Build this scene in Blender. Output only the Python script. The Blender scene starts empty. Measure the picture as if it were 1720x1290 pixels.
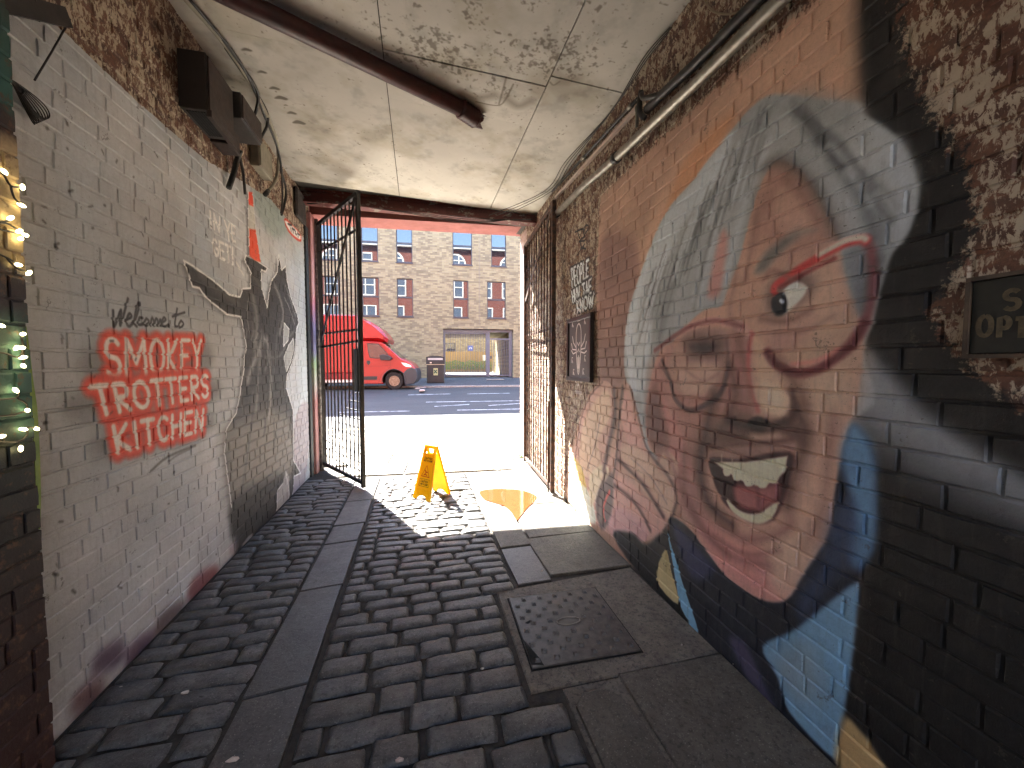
import bpy, math, random
import numpy as np
from mathutils import Vector, Matrix
random.seed(7)
RNG = np.random.default_rng(7)
SC = bpy.context.scene
COL = SC.collection
PI = math.pi

# ---------------------------------------------------------------- camera
FPX, CX, CY, HY, VX, CAMH = 650.0, 860.0, 645.0, 612.0, 703.0, 1.6
YB = -2.6                                    # unseen open end on the yard behind the camera, placed for fill light
PITCH = math.atan((CY - HY) / FPX)
YAW = math.atan((CX - VX) / (FPX / math.cos(PITCH)))
_sa, _ca, _sp, _cp = math.sin(YAW), math.cos(YAW), math.sin(PITCH), math.cos(PITCH)
CF = np.array([_sa * _cp, _ca * _cp, -_sp]); CR = np.array([_ca, -_sa, 0.0]); CU = np.cross(CR, CF)
CO = np.array([0, 0, CAMH])
cam_data = bpy.data.cameras.new('camera'); cam = bpy.data.objects.new('camera', cam_data); COL.objects.link(cam)
cam_data.sensor_width = 36.0; cam_data.lens = 36.0 * FPX / 1720.0
cam_data.clip_start = 0.05; cam_data.clip_end = 2000
cam.matrix_world = Matrix(((CR[0], CU[0], -CF[0], 0), (CR[1], CU[1], -CF[1], 0), (CR[2], CU[2], -CF[2], CAMH), (0, 0, 0, 1)))
SC.camera = cam
# ---------------------------------------------------------------- light
SUN_EL = math.radians(47.3); TRAV = (0.407, -0.913)
world = bpy.data.worlds.new('World'); SC.world = world; world.use_nodes = True
_n = world.node_tree.nodes; _l = world.node_tree.links
for x in list(_n): _n.remove(x)
_sky = _n.new('ShaderNodeTexSky'); _sky.sky_type = 'NISHITA'; _sky.sun_disc = False
_sky.sun_elevation = SUN_EL; _sky.sun_rotation = math.atan2(-TRAV[0], -TRAV[1])
_sky.air_density = 1.0; _sky.dust_density = 0.6; _sky.ozone_density = 1.0
_bg = _n.new('ShaderNodeBackground'); _bg.inputs[1].default_value = 0.12
_wo = _n.new('ShaderNodeOutputWorld'); _l.new(_sky.outputs[0], _bg.inputs[0]); _l.new(_bg.outputs[0], _wo.inputs[0])
sun_data = bpy.data.lights.new('sun', 'SUN'); sun = bpy.data.objects.new('sun', sun_data); COL.objects.link(sun)
sun_data.energy = 5.0; sun_data.angle = math.radians(0.5); sun_data.color = (1.0, 0.95, 0.88)
_d = Vector((TRAV[0] * math.cos(SUN_EL), TRAV[1] * math.cos(SUN_EL), -math.sin(SUN_EL)))
sun.rotation_euler = _d.to_track_quat('-Z', 'Y').to_euler(); sun.location = (-8, 20, 25)
SC.view_settings.view_transform = 'Standard'; SC.view_settings.look = 'None'
SC.view_settings.gamma = 1.0; SC.view_settings.use_curve_mapping = False
SC.view_settings.exposure = 4.15
SC.render.engine = 'CYCLES'
SC.cycles.use_denoising = True
SC.cycles.adaptive_threshold = 0.02
SC.cycles.max_bounces = 10; SC.cycles.diffuse_bounces = 6; SC.cycles.glossy_bounces = 4
SC.cycles.caustics_reflective = False; SC.cycles.caustics_refractive = False
SC.cycles.sample_clamp_indirect = 6.0

# ---------------------------------------------------------------- photo pixel -> place
def ray(u, v): return CF + CR * (u - CX) / FPX - CU * (v - CY) / FPX
def G(u, v, z=0.0):
    d = ray(u, v); t = (z - CAMH) / d[2]; return CO + t * d
def onX(u, v, X): d = ray(u, v); return CO + d * (X / d[0])
def onY(u, v, Y): d = ray(u, v); return CO + d * (Y / d[1])
def proj(P):
    q = np.asarray(P, float) - CO; z = q @ CF
    return CX + FPX * (q @ CR) / z, CY - FPX * (q @ CU) / z, z
XL = -1.54                                   # left wall plane
RA, RB = 1.57, 0.024                         # right wall: X = RA + RB*Y
RYF = 6.62; RN = math.hypot(1, RB)
def xr(Y): return RA + RB * Y
def LW(u, v): p = onX(u, v, XL); return p[1], p[2]          # (s=Y, z)
def RW(u, v):
    d = ray(u, v); t = RA / (d[0] - RB * d[1]); p = CO + t * d
    return (RYF - p[1]) * RN, p[2]
def ceil_z(X): return 3.95 - 0.047 * (X + 1.54)
def CE(u, v):
    d = ray(u, v); t = (3.95 - 0.047 * 1.54 - CAMH) / (d[2] + 0.047 * d[0]); return CO + t * d
TH = math.radians(4.5)                       # the street runs slightly skew to the passage
E1 = np.array([math.cos(TH), -math.sin(TH), 0]); E2 = np.array([math.sin(TH), math.cos(TH), 0])
def ST(a, b, z): p = E1 * a + E2 * b; return (p[0], p[1], z)  # street frame -> world
def STP(u, v, b):                            # pixel on street plane at distance b -> (a, z)
    d = ray(u, v); t = b / (d @ E2); p = CO + t * d; return p @ E1, p[2]

# ---------------------------------------------------------------- mesh helpers
class MB:
    def __init__(s): s.v = []; s.f = []
    def add(s, vs, fs):
        o = len(s.v); s.v += [tuple(map(float, p)) for p in vs]; s.f += [tuple(i + o for i in f) for f in fs]; return s
    def box(s, a, b):
        x0, y0, z0 = a; x1, y1, z1 = b
        return s.add([(x0, y0, z0), (x1, y0, z0), (x1, y1, z0), (x0, y1, z0), (x0, y0, z1), (x1, y0, z1), (x1, y1, z1), (x0, y1, z1)],
                     [(0, 3, 2, 1), (4, 5, 6, 7), (0, 1, 5, 4), (1, 2, 6, 5), (2, 3, 7, 6), (3, 0, 4, 7)])
    def bbox(s, a, b, r=0.01):                # bevelled box
        x0, y0, z0 = a; x1, y1, z1 = b; V = []; idx = {}
        for sx in (0, 1):
            for sy in (0, 1):
                for sz in (0, 1):
                    for k in range(3):
                        p = [(x0, x1)[sx], (y0, y1)[sy], (z0, z1)[sz]]
                        for j in range(3):
                            if j != k: p[j] += r if (sx, sy, sz)[j] == 0 else -r
                        idx[(sx, sy, sz, k)] = len(V); V.append(p)
        F = []
        for k in range(3):
            i, j = [(1, 2), (2, 0), (0, 1)][k]
            for t in (0, 1):
                q = []
                for (p, r2) in ((0, 0), (1, 0), (1, 1), (0, 1)):
                    c = [0, 0, 0]; c[k] = t; c[i] = p; c[j] = r2; q.append(idx[(*c, k)])
                F.append(tuple(q) if t else tuple(reversed(q)))
        for k in range(3):
            i, j = [(1, 2), (2, 0), (0, 1)][k]
            for p in (0, 1):
                for r2 in (0, 1):
                    c = [0, 0, 0]; c[i] = p; c[j] = r2; c2 = list(c); c2[k] = 1
                    q = (idx[(*c, i)], idx[(*c2, i)], idx[(*c2, j)], idx[(*c, j)])
                    F.append(q if (p == r2) else tuple(reversed(q)))
        for sx in (0, 1):
            for sy in (0, 1):
                for sz in (0, 1):
                    q = (idx[(sx, sy, sz, 0)], idx[(sx, sy, sz, 1)], idx[(sx, sy, sz, 2)])
                    F.append(q if (sx + sy + sz) % 2 else tuple(reversed(q)))
        return s.add(V, F)
    def prism(s, poly, z0, z1, bev=0.0):      # polygon in xy, ccw
        n = len(poly); P = np.array(poly, float); c = P.mean(0)
        if bev > 0:
            d = c - P; d /= np.linalg.norm(d, axis=1)[:, None]; Q = P + d * bev * 1.3
            rings = [(P, z0), (P, z1 - bev), (Q, z1)]
        else: rings = [(P, z0), (P, z1)]
        V = [(p[0], p[1], z) for R, z in rings for p in R]; F = []
        for r in range(len(rings) - 1):
            for i in range(n):
                j = (i + 1) % n; F.append((r * n + i, r * n + j, (r + 1) * n + j, (r + 1) * n + i))
        F.append(tuple(range((len(rings) - 1) * n, len(rings) * n))); F.append(tuple(reversed(range(n))))
        return s.add(V, F)
    def tube(s, pts, r, n=8, cap=True):
        P = [np.array(p, float) for p in pts]; V = []; F = []
        rs = r if hasattr(r, '__len__') else [r] * len(P)
        up = np.array([0.0, 0, 1]); prev = None
        for i, p in enumerate(P):
            t = P[min(i + 1, len(P) - 1)] - P[max(i - 1, 0)]; t = t / (np.linalg.norm(t) + 1e-9)
            if prev is None:
                a = np.cross(t, up)
                if np.linalg.norm(a) < 1e-3: a = np.cross(t, np.array([1.0, 0, 0]))
            else: a = prev - t * (prev @ t)
            a /= np.linalg.norm(a) + 1e-9; b = np.cross(t, a); prev = a
            for k in range(n):
                w = 2 * PI * k / n; V.append(p + (a * math.cos(w) + b * math.sin(w)) * rs[i])
        for i in range(len(P) - 1):
            for k in range(n):
                l = (k + 1) % n; F.append((i * n + k, i * n + l, (i + 1) * n + l, (i + 1) * n + k))
        if cap:
            F.append(tuple(reversed(range(n)))); F.append(tuple(range((len(P) - 1) * n, len(P) * n)))
        return s.add(V, F)
    def bar(s, a, b, w, d, up=(0, 0, 1)):     # rectangular bar from a to b
        a = np.array(a, float); b = np.array(b, float); t = b - a; t /= np.linalg.norm(t); u = np.array(up, float)
        x = np.cross(t, u)
        if np.linalg.norm(x) < 1e-3: x = np.cross(t, np.array([1.0, 0, 0]))
        x /= np.linalg.norm(x); y = np.cross(x, t); x *= w / 2; y *= d / 2
        return s.add([a - x - y, a + x - y, a + x + y, a - x + y, b - x - y, b + x - y, b + x + y, b - x + y],
                     [(0, 1, 2, 3), (7, 6, 5, 4), (0, 4, 5, 1), (1, 5, 6, 2), (2, 6, 7, 3), (3, 7, 4, 0)])
    def ribbon(s, pts, w, n=(0, -1, 0), th=0.001):   # flat painted stroke with its own thin body
        n = np.array(n, float); P = [np.array(p, float) for p in pts]; V = []; F = []
        for i, p in enumerate(P):
            t = P[min(i + 1, len(P) - 1)] - P[max(i - 1, 0)]; t /= np.linalg.norm(t) + 1e-9
            a = np.cross(n, t) * w / 2; V += [p - a, p + a, p + a + n * th, p - a + n * th]
        for i in range(len(P) - 1):
            o = i * 4
            for k in range(4): l = (k + 1) % 4; F.append((o + k, o + 4 + k, o + 4 + l, o + l))
        F.append((0, 1, 2, 3)); e = (len(P) - 1) * 4; F.append((e + 3, e + 2, e + 1, e))
        return s.add(V, F)
    def mesh(s, name, off=(0, 0, 0), smooth=False):
        m = bpy.data.meshes.new(name)
        m.from_pydata([(p[0] - off[0], p[1] - off[1], p[2] - off[2]) for p in s.v], [], s.f)
        if smooth: m.polygons.foreach_set('use_smooth', [True] * len(m.polygons))
        m.update(); return m
def fix(m):
    import bmesh
    b = bmesh.new(); b.from_mesh(m); bmesh.ops.recalc_face_normals(b, faces=b.faces); b.to_mesh(m); b.free()
def tag(o, label=None, cat=None, group=None, kind=None):
    if label: o['label'] = label
    if cat: o['category'] = cat
    if group: o['group'] = group
    if kind: o['kind'] = kind
    return o
def thing(name, label, cat, loc=(0, 0, 0), rz=0.0, group=None):
    o = bpy.data.objects.new(name, None); COL.objects.link(o); o.location = loc; o.rotation_euler = (0, 0, rz)
    o.empty_display_size = 0.1
    return tag(o, label, cat, group)
def part(name, mb, mat, parent, world=False, smooth=False, kind=None, label=None, nrm=True):
    """mesh child; verts in the parent's local frame, or world ones when world=True"""
    if world and parent is not None:
        q = parent
        M = Matrix.Identity(4); chain = []
        while q is not None: chain.append(q); q = q.parent
        for q in reversed(chain): M = M @ (Matrix.Translation(q.location) @ q.rotation_euler.to_matrix().to_4x4())
        Mi = M.inverted(); mb.v = [tuple(Mi @ Vector(p)) for p in mb.v]
    m = mb.mesh(name, smooth=smooth)
    if nrm: fix(m)
    o = bpy.data.objects.new(name, m); COL.objects.link(o); o.parent = parent
    if mat: m.materials.append(mat)
    return tag(o, label, None, None, kind)
def solo(name, mb, mat, label=None, cat=None, group=None, kind=None, smooth=False):
    V = np.array(mb.v); off = ((V[:, 0].min() + V[:, 0].max()) / 2, (V[:, 1].min() + V[:, 1].max()) / 2, V[:, 2].min())
    m = mb.mesh(name, off, smooth); fix(m); o = bpy.data.objects.new(name, m); COL.objects.link(o); o.location = off
    if mat: m.materials.append(mat)
    return tag(o, label, cat, group, kind)
def crv(pts, k=6, closed=False):              # catmull-rom
    P = [np.array(p, float) for p in pts]; n = len(P); out = []
    rng = range(n if closed else n - 1)
    for i in rng:
        p0 = P[(i - 1) % n] if closed or i > 0 else P[i]; p1 = P[i]; p2 = P[(i + 1) % n]
        p3 = P[(i + 2) % n] if closed or i + 2 < n else p2
        for t in np.arange(k) / k:
            out.append(0.5 * ((2 * p1) + (-p0 + p2) * t + (2 * p0 - 5 * p1 + 4 * p2 - p3) * t * t + (-p0 + 3 * p1 - 3 * p2 + p3) * t ** 3))
    if not closed: out.append(P[-1])
    return out

# ---------------------------------------------------------------- material helpers
def lin(c):
    c = [x / 255.0 for x in c]
    return tuple(x / 12.92 if x <= 0.04045 else ((x + 0.055) / 1.055) ** 2.4 for x in c) + (1.0,)
class NT:
    def __init__(s, name):
        s.m = bpy.data.materials.new(name); s.m.use_nodes = True; s.t = s.m.node_tree; s.n = s.t.nodes; s.l = s.t.links
        for x in list(s.n): s.n.remove(x)
        s.out = s.n.new('ShaderNodeOutputMaterial'); s.b = s.n.new('ShaderNodeBsdfPrincipled'); s.l.new(s.b.outputs[0], s.out.inputs[0])
        s.pos = s.n.new('ShaderNodeNewGeometry').outputs['Position']
    def set(s, key, val):
        i = s.b.inputs[key]
        if hasattr(val, 'links'): s.l.new(val, i)
        else: i.default_value = val
    def inp(s, sock, val):
        if hasattr(val, 'links'): s.l.new(val, sock)
        else: sock.default_value = val
    def noise(s, scale=5, detail=4, rough=0.6, vec=None, dist=0.0, stretch=None):
        n = s.n.new('ShaderNodeTexNoise'); n.inputs['Scale'].default_value = scale; n.inputs['Detail'].default_value = detail
        n.inputs['Roughness'].default_value = rough; n.inputs['Distortion'].default_value = dist
        v = vec or s.pos
        if stretch:
            mp = s.n.new('ShaderNodeMapping'); mp.inputs['Scale'].default_value = stretch; s.l.new(v, mp.inputs[0]); v = mp.outputs[0]
        s.l.new(v, n.inputs['Vector']); return n.outputs['Fac']
    def vor(s, scale, vec=None, feat='F1', out='Distance', stretch=None):
        n = s.n.new('ShaderNodeTexVoronoi'); n.feature = feat; n.inputs['Scale'].default_value = scale; v = vec or s.pos
        if stretch:
            mp = s.n.new('ShaderNodeMapping'); mp.inputs['Scale'].default_value = stretch; s.l.new(v, mp.inputs[0]); v = mp.outputs[0]
        s.l.new(v, n.inputs['Vector']); return n.outputs[out]
    def ramp(s, fac, stops, interp='LINEAR'):
        r = s.n.new('ShaderNodeValToRGB'); r.color_ramp.interpolation = interp; e = r.color_ramp.elements
        while len(e) < len(stops): e.new(0.5)
        for i, (p, c) in enumerate(stops):
            e[i].position = p; e[i].color = c if hasattr(c, '__len__') else (c, c, c, 1)
        s.l.new(fac, r.inputs[0]); return r.outputs[0]
    def mix(s, f, a, b, mode='MIX'):
        m = s.n.new('ShaderNodeMix'); m.data_type = 'RGBA'; m.blend_type = mode
        s.inp(m.inputs[0], f); s.inp(m.inputs[6], a); s.inp(m.inputs[7], b); return m.outputs[2]
    def math(s, op, a, b=0.0, c=None):
        m = s.n.new('ShaderNodeMath'); m.operation = op; s.inp(m.inputs[0], a); s.inp(m.inputs[1], b)
        if c is not None: s.inp(m.inputs[2], c)
        return m.outputs[0]
    def sep(s, vec):
        m = s.n.new('ShaderNodeSeparateXYZ'); s.l.new(vec, m.inputs[0]); return m.outputs
    def comb(s, x, y, z=0.0):
        m = s.n.new('ShaderNodeCombineXYZ'); s.inp(m.inputs[0], x); s.inp(m.inputs[1], y); s.inp(m.inputs[2], z); return m.outputs[0]
    def objco(s, ob):
        t = s.n.new('ShaderNodeTexCoord'); t.object = ob; return t.outputs['Object']
    def bump(s, h, strength=0.3, dist=0.01):
        b = s.n.new('ShaderNodeBump'); b.inputs['Strength'].default_value = strength; b.inputs['Distance'].default_value = dist
        s.l.new(h, b.inputs['Height']); s.l.new(b.outputs[0], s.b.inputs['Normal'])
    def rnd(s): return s.n.new('ShaderNodeObjectInfo').outputs['Random']
def basic(name, c1, c2=None, rough=0.6, metal=0.0, scale=12, bump=0.2, bscale=60, bdist=0.004, objrand=0.0, spec=None, lo=0.35, hi=0.65, stretch=None):
    t = NT(name); c1 = lin(c1); c2 = lin(c2) if c2 else c1
    f = t.ramp(t.noise(scale, 6, 0.65, stretch=stretch), [(lo, 0.0), (hi, 1.0)])
    c = t.mix(f, c1, c2)
    if objrand > 0:
        k = t.math('MULTIPLY_ADD', t.rnd(), objrand * 2, 1 - objrand); c = t.mix(1.0, c, t.comb(k, k, k), 'MULTIPLY')
    t.set('Base Color', c)
    r = t.math('MULTIPLY_ADD', t.noise(scale * 2.3, 4), 0.3, rough - 0.15); t.set('Roughness', r); t.set('Metallic', metal)
    if spec is not None: t.set('Specular IOR Level', spec)
    if bump > 0: t.bump(t.noise(bscale, 5, 0.7), bump, bdist)
    return t.m

# ---------------------------------------------------------------- painter for flat wall paint (numpy, in wall metres)
class Canvas:
    def __init__(s, W, H, ppm, base=(0.5, 0.5, 0.5), mp=None):
        s.W, s.H, s.ppm = W, H, ppm; s.nx, s.ny = int(W * ppm), int(H * ppm)
        s.c = np.zeros((s.ny, s.nx, 4), np.float32); s.c[..., :3] = np.array(base, np.float32) / 255.0; s.mp = mp
    def _pts(s, pts, px, smooth, closed):
        P = [s.mp(*p) for p in pts] if px else pts
        if smooth: P = crv(P, 4, closed)
        return np.array(P, np.float32)
    def _grid(s, P, pad):
        x0 = max(0, int((P[:, 0].min() - pad) * s.ppm)); x1 = min(s.nx, int((P[:, 0].max() + pad) * s.ppm) + 2)
        y0 = max(0, int((P[:, 1].min() - pad) * s.ppm)); y1 = min(s.ny, int((P[:, 1].max() + pad) * s.ppm) + 2)
        if x1 <= x0 or y1 <= y0: return None
        X, Y = np.meshgrid((np.arange(x0, x1, dtype=np.float32) + .5) / s.ppm, (np.arange(y0, y1, dtype=np.float32) + .5) / s.ppm)
        return x0, x1, y0, y1, X, Y
    @staticmethod
    def _dist(X, Y, P, closed):
        d = np.full(X.shape, 1e9, np.float32); n = len(P); ins = np.zeros(X.shape, bool)
        for i in range(n if closed else n - 1):
            a = P[i]; b = P[(i + 1) % n]; ex, ey = b - a; L = ex * ex + ey * ey + 1e-12
            wx = X - a[0]; wy = Y - a[1]; t = np.clip((wx * ex + wy * ey) / L, 0, 1)
            d = np.minimum(d, (wx - ex * t) ** 2 + (wy - ey * t) ** 2)
            if closed and a[1] != b[1]:
                c = (a[1] > Y) != (b[1] > Y); ins ^= c & (wx < ex * wy / ey)
        return np.sqrt(d), ins
    def _blend(s, g, a, col, ch):
        x0, x1, y0, y1 = g[:4]; R = s.c[y0:y1, x0:x1]
        if col is not None: R[..., :3] = R[..., :3] * (1 - a[..., None]) + np.array(col, np.float32) / 255.0 * a[..., None]
        if ch == 'a': R[..., 3] = np.maximum(R[..., 3], a)
        elif ch == '-a': R[..., 3] *= 1 - a
    def poly(s, pts, col, soft=0.012, alpha=1.0, px=True, smooth=True, ch=None):
        P = s._pts(pts, px, smooth, True); g = s._grid(P, soft)
        if g is None: return
        d, ins = s._dist(g[4], g[5], P, True); sd = np.where(ins, d, -d)
        a = np.clip(sd / (2 * soft) + 0.5, 0, 1); a = a * a * (3 - 2 * a) * alpha; s._blend(g, a, col, ch)
    def line(s, pts, w, col, soft=0.004, alpha=1.0, px=True, smooth=True, closed=False, ch=None):
        P = s._pts(pts, px, smooth, closed); g = s._grid(P, w + soft)
        if g is None: return
        d, _ = s._dist(g[4], g[5], P, closed)
        a = np.clip((w / 2 - d) / (2 * soft) + 0.5, 0, 1) * alpha; s._blend(g, a, col, ch)
    def image(s, name):
        im = bpy.data.images.new(name, s.nx, s.ny, alpha=True, float_buffer=False)
        im.alpha_mode = 'CHANNEL_PACKED'
        im.pixels.foreach_set(np.clip(s.c, 0, 1).ravel()); im.update(); im.pack(); return im
def vnoise(ny, nx, cell, oct=4, gain=0.5):
    out = np.zeros((ny, nx), np.float32); amp = 1.0; tot = 0
    for o in range(oct):
        c = max(1.5, cell / 2 ** o); gy, gx = int(ny / c) + 3, int(nx / c) + 3
        g = RNG.random((gy, gx)).astype(np.float32); y = np.arange(ny) / c; x = np.arange(nx) / c
        yi = y.astype(int); xi = x.astype(int); fy = (y - yi)[:, None]; fx = (x - xi)[None]
        fy = fy * fy * (3 - 2 * fy); fx = fx * fx * (3 - 2 * fx)
        r0 = g[yi][:, xi] * (1 - fx) + g[yi][:, xi + 1] * fx; r1 = g[yi + 1][:, xi] * (1 - fx) + g[yi + 1][:, xi + 1] * fx
        out += amp * (r0 * (1 - fy) + r1 * fy); tot += amp; amp *= gain
    return out / tot
def arc(cx, cy, rx, ry, a0, a1, n=10):
    return [(cx + rx * math.cos(math.radians(a0 + (a1 - a0) * i / n)), cy + ry * math.sin(math.radians(a0 + (a1 - a0) * i / n))) for i in range(n + 1)]
FONT = {  # single-stroke capitals in a unit box
 'S': [arc(.5, .76, .42, .24, 30, 270, 9) + arc(.5, .26, .44, .26, 90, -150, 9)], 'M': [[(0, 0), (.08, 1), (.5, .35), (.92, 1), (1, 0)]],
 'O': [arc(.5, .5, .47, .5, 90, 450, 16)], 'K': [[(.05, 0), (.05, 1)], [(.9, 1), (.08, .45), (.95, 0)]],
 'E': [[(.9, 1), (.08, 1), (.08, 0), (.92, 0)], [(.08, .52), (.75, .52)]], 'Y': [[(0, 1), (.5, .5), (1, 1)], [(.5, .5), (.5, 0)]],
 'T': [[(0, 1), (1, 1)], [(.5, 1), (.5, 0)]], 'R': [[(.08, 0), (.08, 1), (.6, 1)] + arc(.6, .76, .32, .24, 90, -90, 7) + [(.08, .52), (.95, 0)]],
 'I': [[(.5, 0), (.5, 1)]], 'C': [arc(.55, .5, .5, .5, 50, 310, 12)], 'H': [[(.05, 0), (.05, 1)], [(.95, 0), (.95, 1)], [(.05, .5), (.95, .5)]],
 'N': [[(.05, 0), (.05, 1), (.95, 0), (.95, 1)]], 'G': [arc(.52, .5, .48, .5, 50, 330, 12) + [(.95, .45), (.55, .45)]], 'P': [[(.08, 0), (.08, 1), (.55, 1)] + arc(.55, .73, .35, .27, 90, -90, 7) + [(.08, .46)]],
 'L': [[(.08, 1), (.08, 0), (.9, 0)]], 'U': [[(.05, 1), (.05, .35)] + arc(.5, .35, .45, .35, 180, 360, 8) + [(.95, 1)]], 'V': [[(0, 1), (.5, 0), (1, 1)]],
 'A': [[(0, 0), (.5, 1), (1, 0)], [(.2, .38), (.8, .38)]], 'W': [[(0, 1), (.25, 0), (.5, .75), (.75, 0), (1, 1)]], 'D': [[(.08, 0), (.08, 1), (.4, 1)] + arc(.4, .5, .52, .5, 90, -90, 9) + [(.08, 0)]],
 '!': [[(.5, 1), (.5, .35)], [(.5, .1), (.5, .0)]], 'F': [[(.9, 1), (.08, 1), (.08, 0)], [(.08, .52), (.7, .52)]], '-': [[(.1, .5), (.9, .5)]],
}
WID = {'I': 0.35, 'M': 1.3, 'W': 1.4, '!': 0.3, 'O': 1.1, ' ': 0.6}
def text_strokes(word, gap=0.28):             # strokes with x in 0..1, y in 0..1 over the word
    x = 0; out = []
    for ch in word:
        w = WID.get(ch, 0.85)
        for st in FONT.get(ch, []): out.append([(x + p[0] * w, p[1]) for p in st])
        x += w + gap
    x -= gap
    return [[(p[0] / x, p[1]) for p in st] for st in out]
def quad_map(q):                              # q = TL, TR, BR, BL
    TL, TR, BR, BL = [np.array(p, float) for p in q]
    return lambda x, y: tuple((BL * (1 - x) + BR * x) * (1 - y) + (TL * (1 - x) + TR * x) * y)
# ================================================================ wall paint
# ---- left wall: grey paint, lettering, rider with traffic cone
LY0 = 1.6; LWD, LHT = 5.05, 4.0
def lmap(u, v): s, z = LW(u, v); return s - LY0, z
CL = Canvas(LWD, LHT, 170, (188, 191, 193), lmap)
n1 = vnoise(CL.ny, CL.nx, 120, 5); n2 = vnoise(CL.ny, CL.nx, 30, 4)
CL.c[..., :3] *= (0.80 + 0.34 * n1 * (0.7 + 0.6 * n2))[..., None]
n3 = vnoise(CL.ny, CL.nx, 60, 3)
CL.c[..., 0] *= 0.97 + 0.06 * n3; CL.c[..., 2] *= 1.0 + 0.05 * (0.5 - n3)
CL.poly([(-400, 1400), (-400, -450), (0, -42), (60, 10), (110, 55), (170, 113), (230, 170), (290, 222), (345, 268), (400, 300), (455, 335), (505, 395), (540, 420), (540, 900), (400, 1100), (200, 1400)], None, 0.01, ch='a', smooth=False)
CL.poly([(470, 330), (505, 385), (530, 400), (530, 800), (505, 800), (500, 600), (495, 420)], (172, 178, 178), 0.12, 0.7)        # cooler, paler paint by the gate
CL.poly([(430, 300), (470, 335), (490, 380), (460, 400), (430, 350)], (120, 140, 128), 0.08, 0.5)
for (u, v, c) in [(185, 1110, (60, 35, 55)), (240, 1095, (70, 40, 62)), (345, 985, (110, 45, 50)), (290, 1045, (90, 70, 70)), (150, 1175, (85, 45, 45))]:
    CL.poly([(u - 28, v + 22), (u - 20, v - 12), (u + 14, v - 34), (u + 26, v - 16), (u + 8, v + 12)], c, 0.05, 0.7)
CL.poly([(500, 690), (520, 690), (512, 810), (480, 840), (440, 880), (395, 930), (392, 910), (460, 860)], (120, 70, 75), 0.03, 0.25)
statue = [(309, 438), (323, 446), (357, 470), (386, 495), (403, 499), (408, 485), (421, 484), (422, 459), (411, 436), (413, 429), (430, 437), (449, 450), (446, 456), (439, 453), (439, 481), (449, 517), (452, 492), (456, 472), (466, 457), (468.5, 428), (473, 454), (480, 447), (482, 470), (488, 498), (499, 528), (502, 542), (498, 552), (496, 587), (491, 609), (482, 632), (481, 652), (492, 688), (493, 725), (493, 773), (505, 795), (494, 800), (493, 820), (489, 846), (466, 870), (464, 872), (440, 895), (404, 930), (400, 925), (402, 905), (400, 892), (393, 902), (389, 852), (383, 802), (377, 757), (381, 720), (397, 694), (403, 665), (405, 649), (410, 620), (410, 606), (414, 584), (410, 556), (405, 532), (382, 528), (357, 509), (340, 492), (335, 484), (323, 481), (318, 464)]
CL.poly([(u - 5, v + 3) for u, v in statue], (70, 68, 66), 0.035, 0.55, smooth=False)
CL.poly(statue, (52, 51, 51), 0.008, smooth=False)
CL.poly([(381, 720), (470, 690), (490, 720), (492, 790), (465, 850), (390, 850), (380, 780)], (124, 118, 110), 0.16, 0.9)
CL.poly([(392, 840), (480, 800), (485, 850), (440, 890), (405, 925)], (26, 26, 27), 0.09, 0.85)
for pts, w, c, a in [([(416, 640), (430, 600), (448, 570), (455, 640), (452, 700)], .07, (168, 166, 162), .7), ([(440, 560), (436, 620), (430, 690)], .06, (150, 148, 145), .6),
                     ([(462, 480), (470, 500), (476, 530), (470, 560)], .06, (150, 148, 146), .7), ([(480, 480), (488, 505), (496, 530)], .03, (150, 148, 146), .7),
                     ([(484, 512), (478, 500), (487, 520), (495, 545)], .02, (160, 158, 155), .7), ([(425, 500), (432, 540), (428, 585)], .08, (120, 117, 112), .8),
                     ([(418, 500), (415, 530), (420, 560), (426, 575), (433, 560)], .018, (150, 148, 144), .6), ([(335, 460), (370, 490), (400, 508)], .05, (90, 88, 86), .7),
                     ([(330, 470), (360, 500), (395, 520)], .04, (34, 33, 33), .6), ([(466, 560), (462, 600), (458, 650)], .05, (110, 109, 108), .5),
                     ([(445, 600), (470, 598), (484, 570), (494, 556)], .035, (92, 91, 90), .9), ([(460, 690), (466, 760), (470, 830)], .04, (126, 122, 116), .4),
                     ([(425, 660), (420, 730), (425, 820)], .04, (124, 120, 114), .35), ([(425, 690), (415, 770), (402, 850)], .04, (46, 46, 46), .5),
                     ([(452, 500), (452, 580), (450, 690)], .03, (34, 34, 35), .8), ([(424, 462), (430, 470), (436, 480)], .04, (80, 78, 74), .6),
                     ([(497, 556), (496, 587), (490, 610), (483, 630)], .03, (60, 60, 62), 1)]:
    CL.line(pts, w, c, w * .45, a)
for k in range(26):
    u = 400 + 85 * random.random(); v = 500 + 230 * random.random()
    CL.line([(u, v), (u + random.uniform(-3, 3), v + 12), (u + random.uniform(-4, 4), v + 30)], random.uniform(.012, .04), random.choice([(24, 24, 25), (110, 108, 105), (130, 128, 124), (38, 38, 38)]), .015, .55)
CL.poly([(477, 542), (486, 553), (484, 572), (476, 582)], (158, 160, 158), .006, smooth=False); CL.line([(477, 542), (486, 553), (484, 572), (476, 582)], .014, (232, 232, 228), .004, closed=True, smooth=False)
CL.poly([(493, 568), (494, 586), (489, 606), (481, 625), (477, 600), (485, 580)], (158, 160, 158), .006, smooth=False); CL.line([(493, 568), (494, 586), (489, 606), (481, 625), (477, 600), (485, 580)], .012, (232, 232, 228), .004, closed=True, smooth=False)
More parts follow.
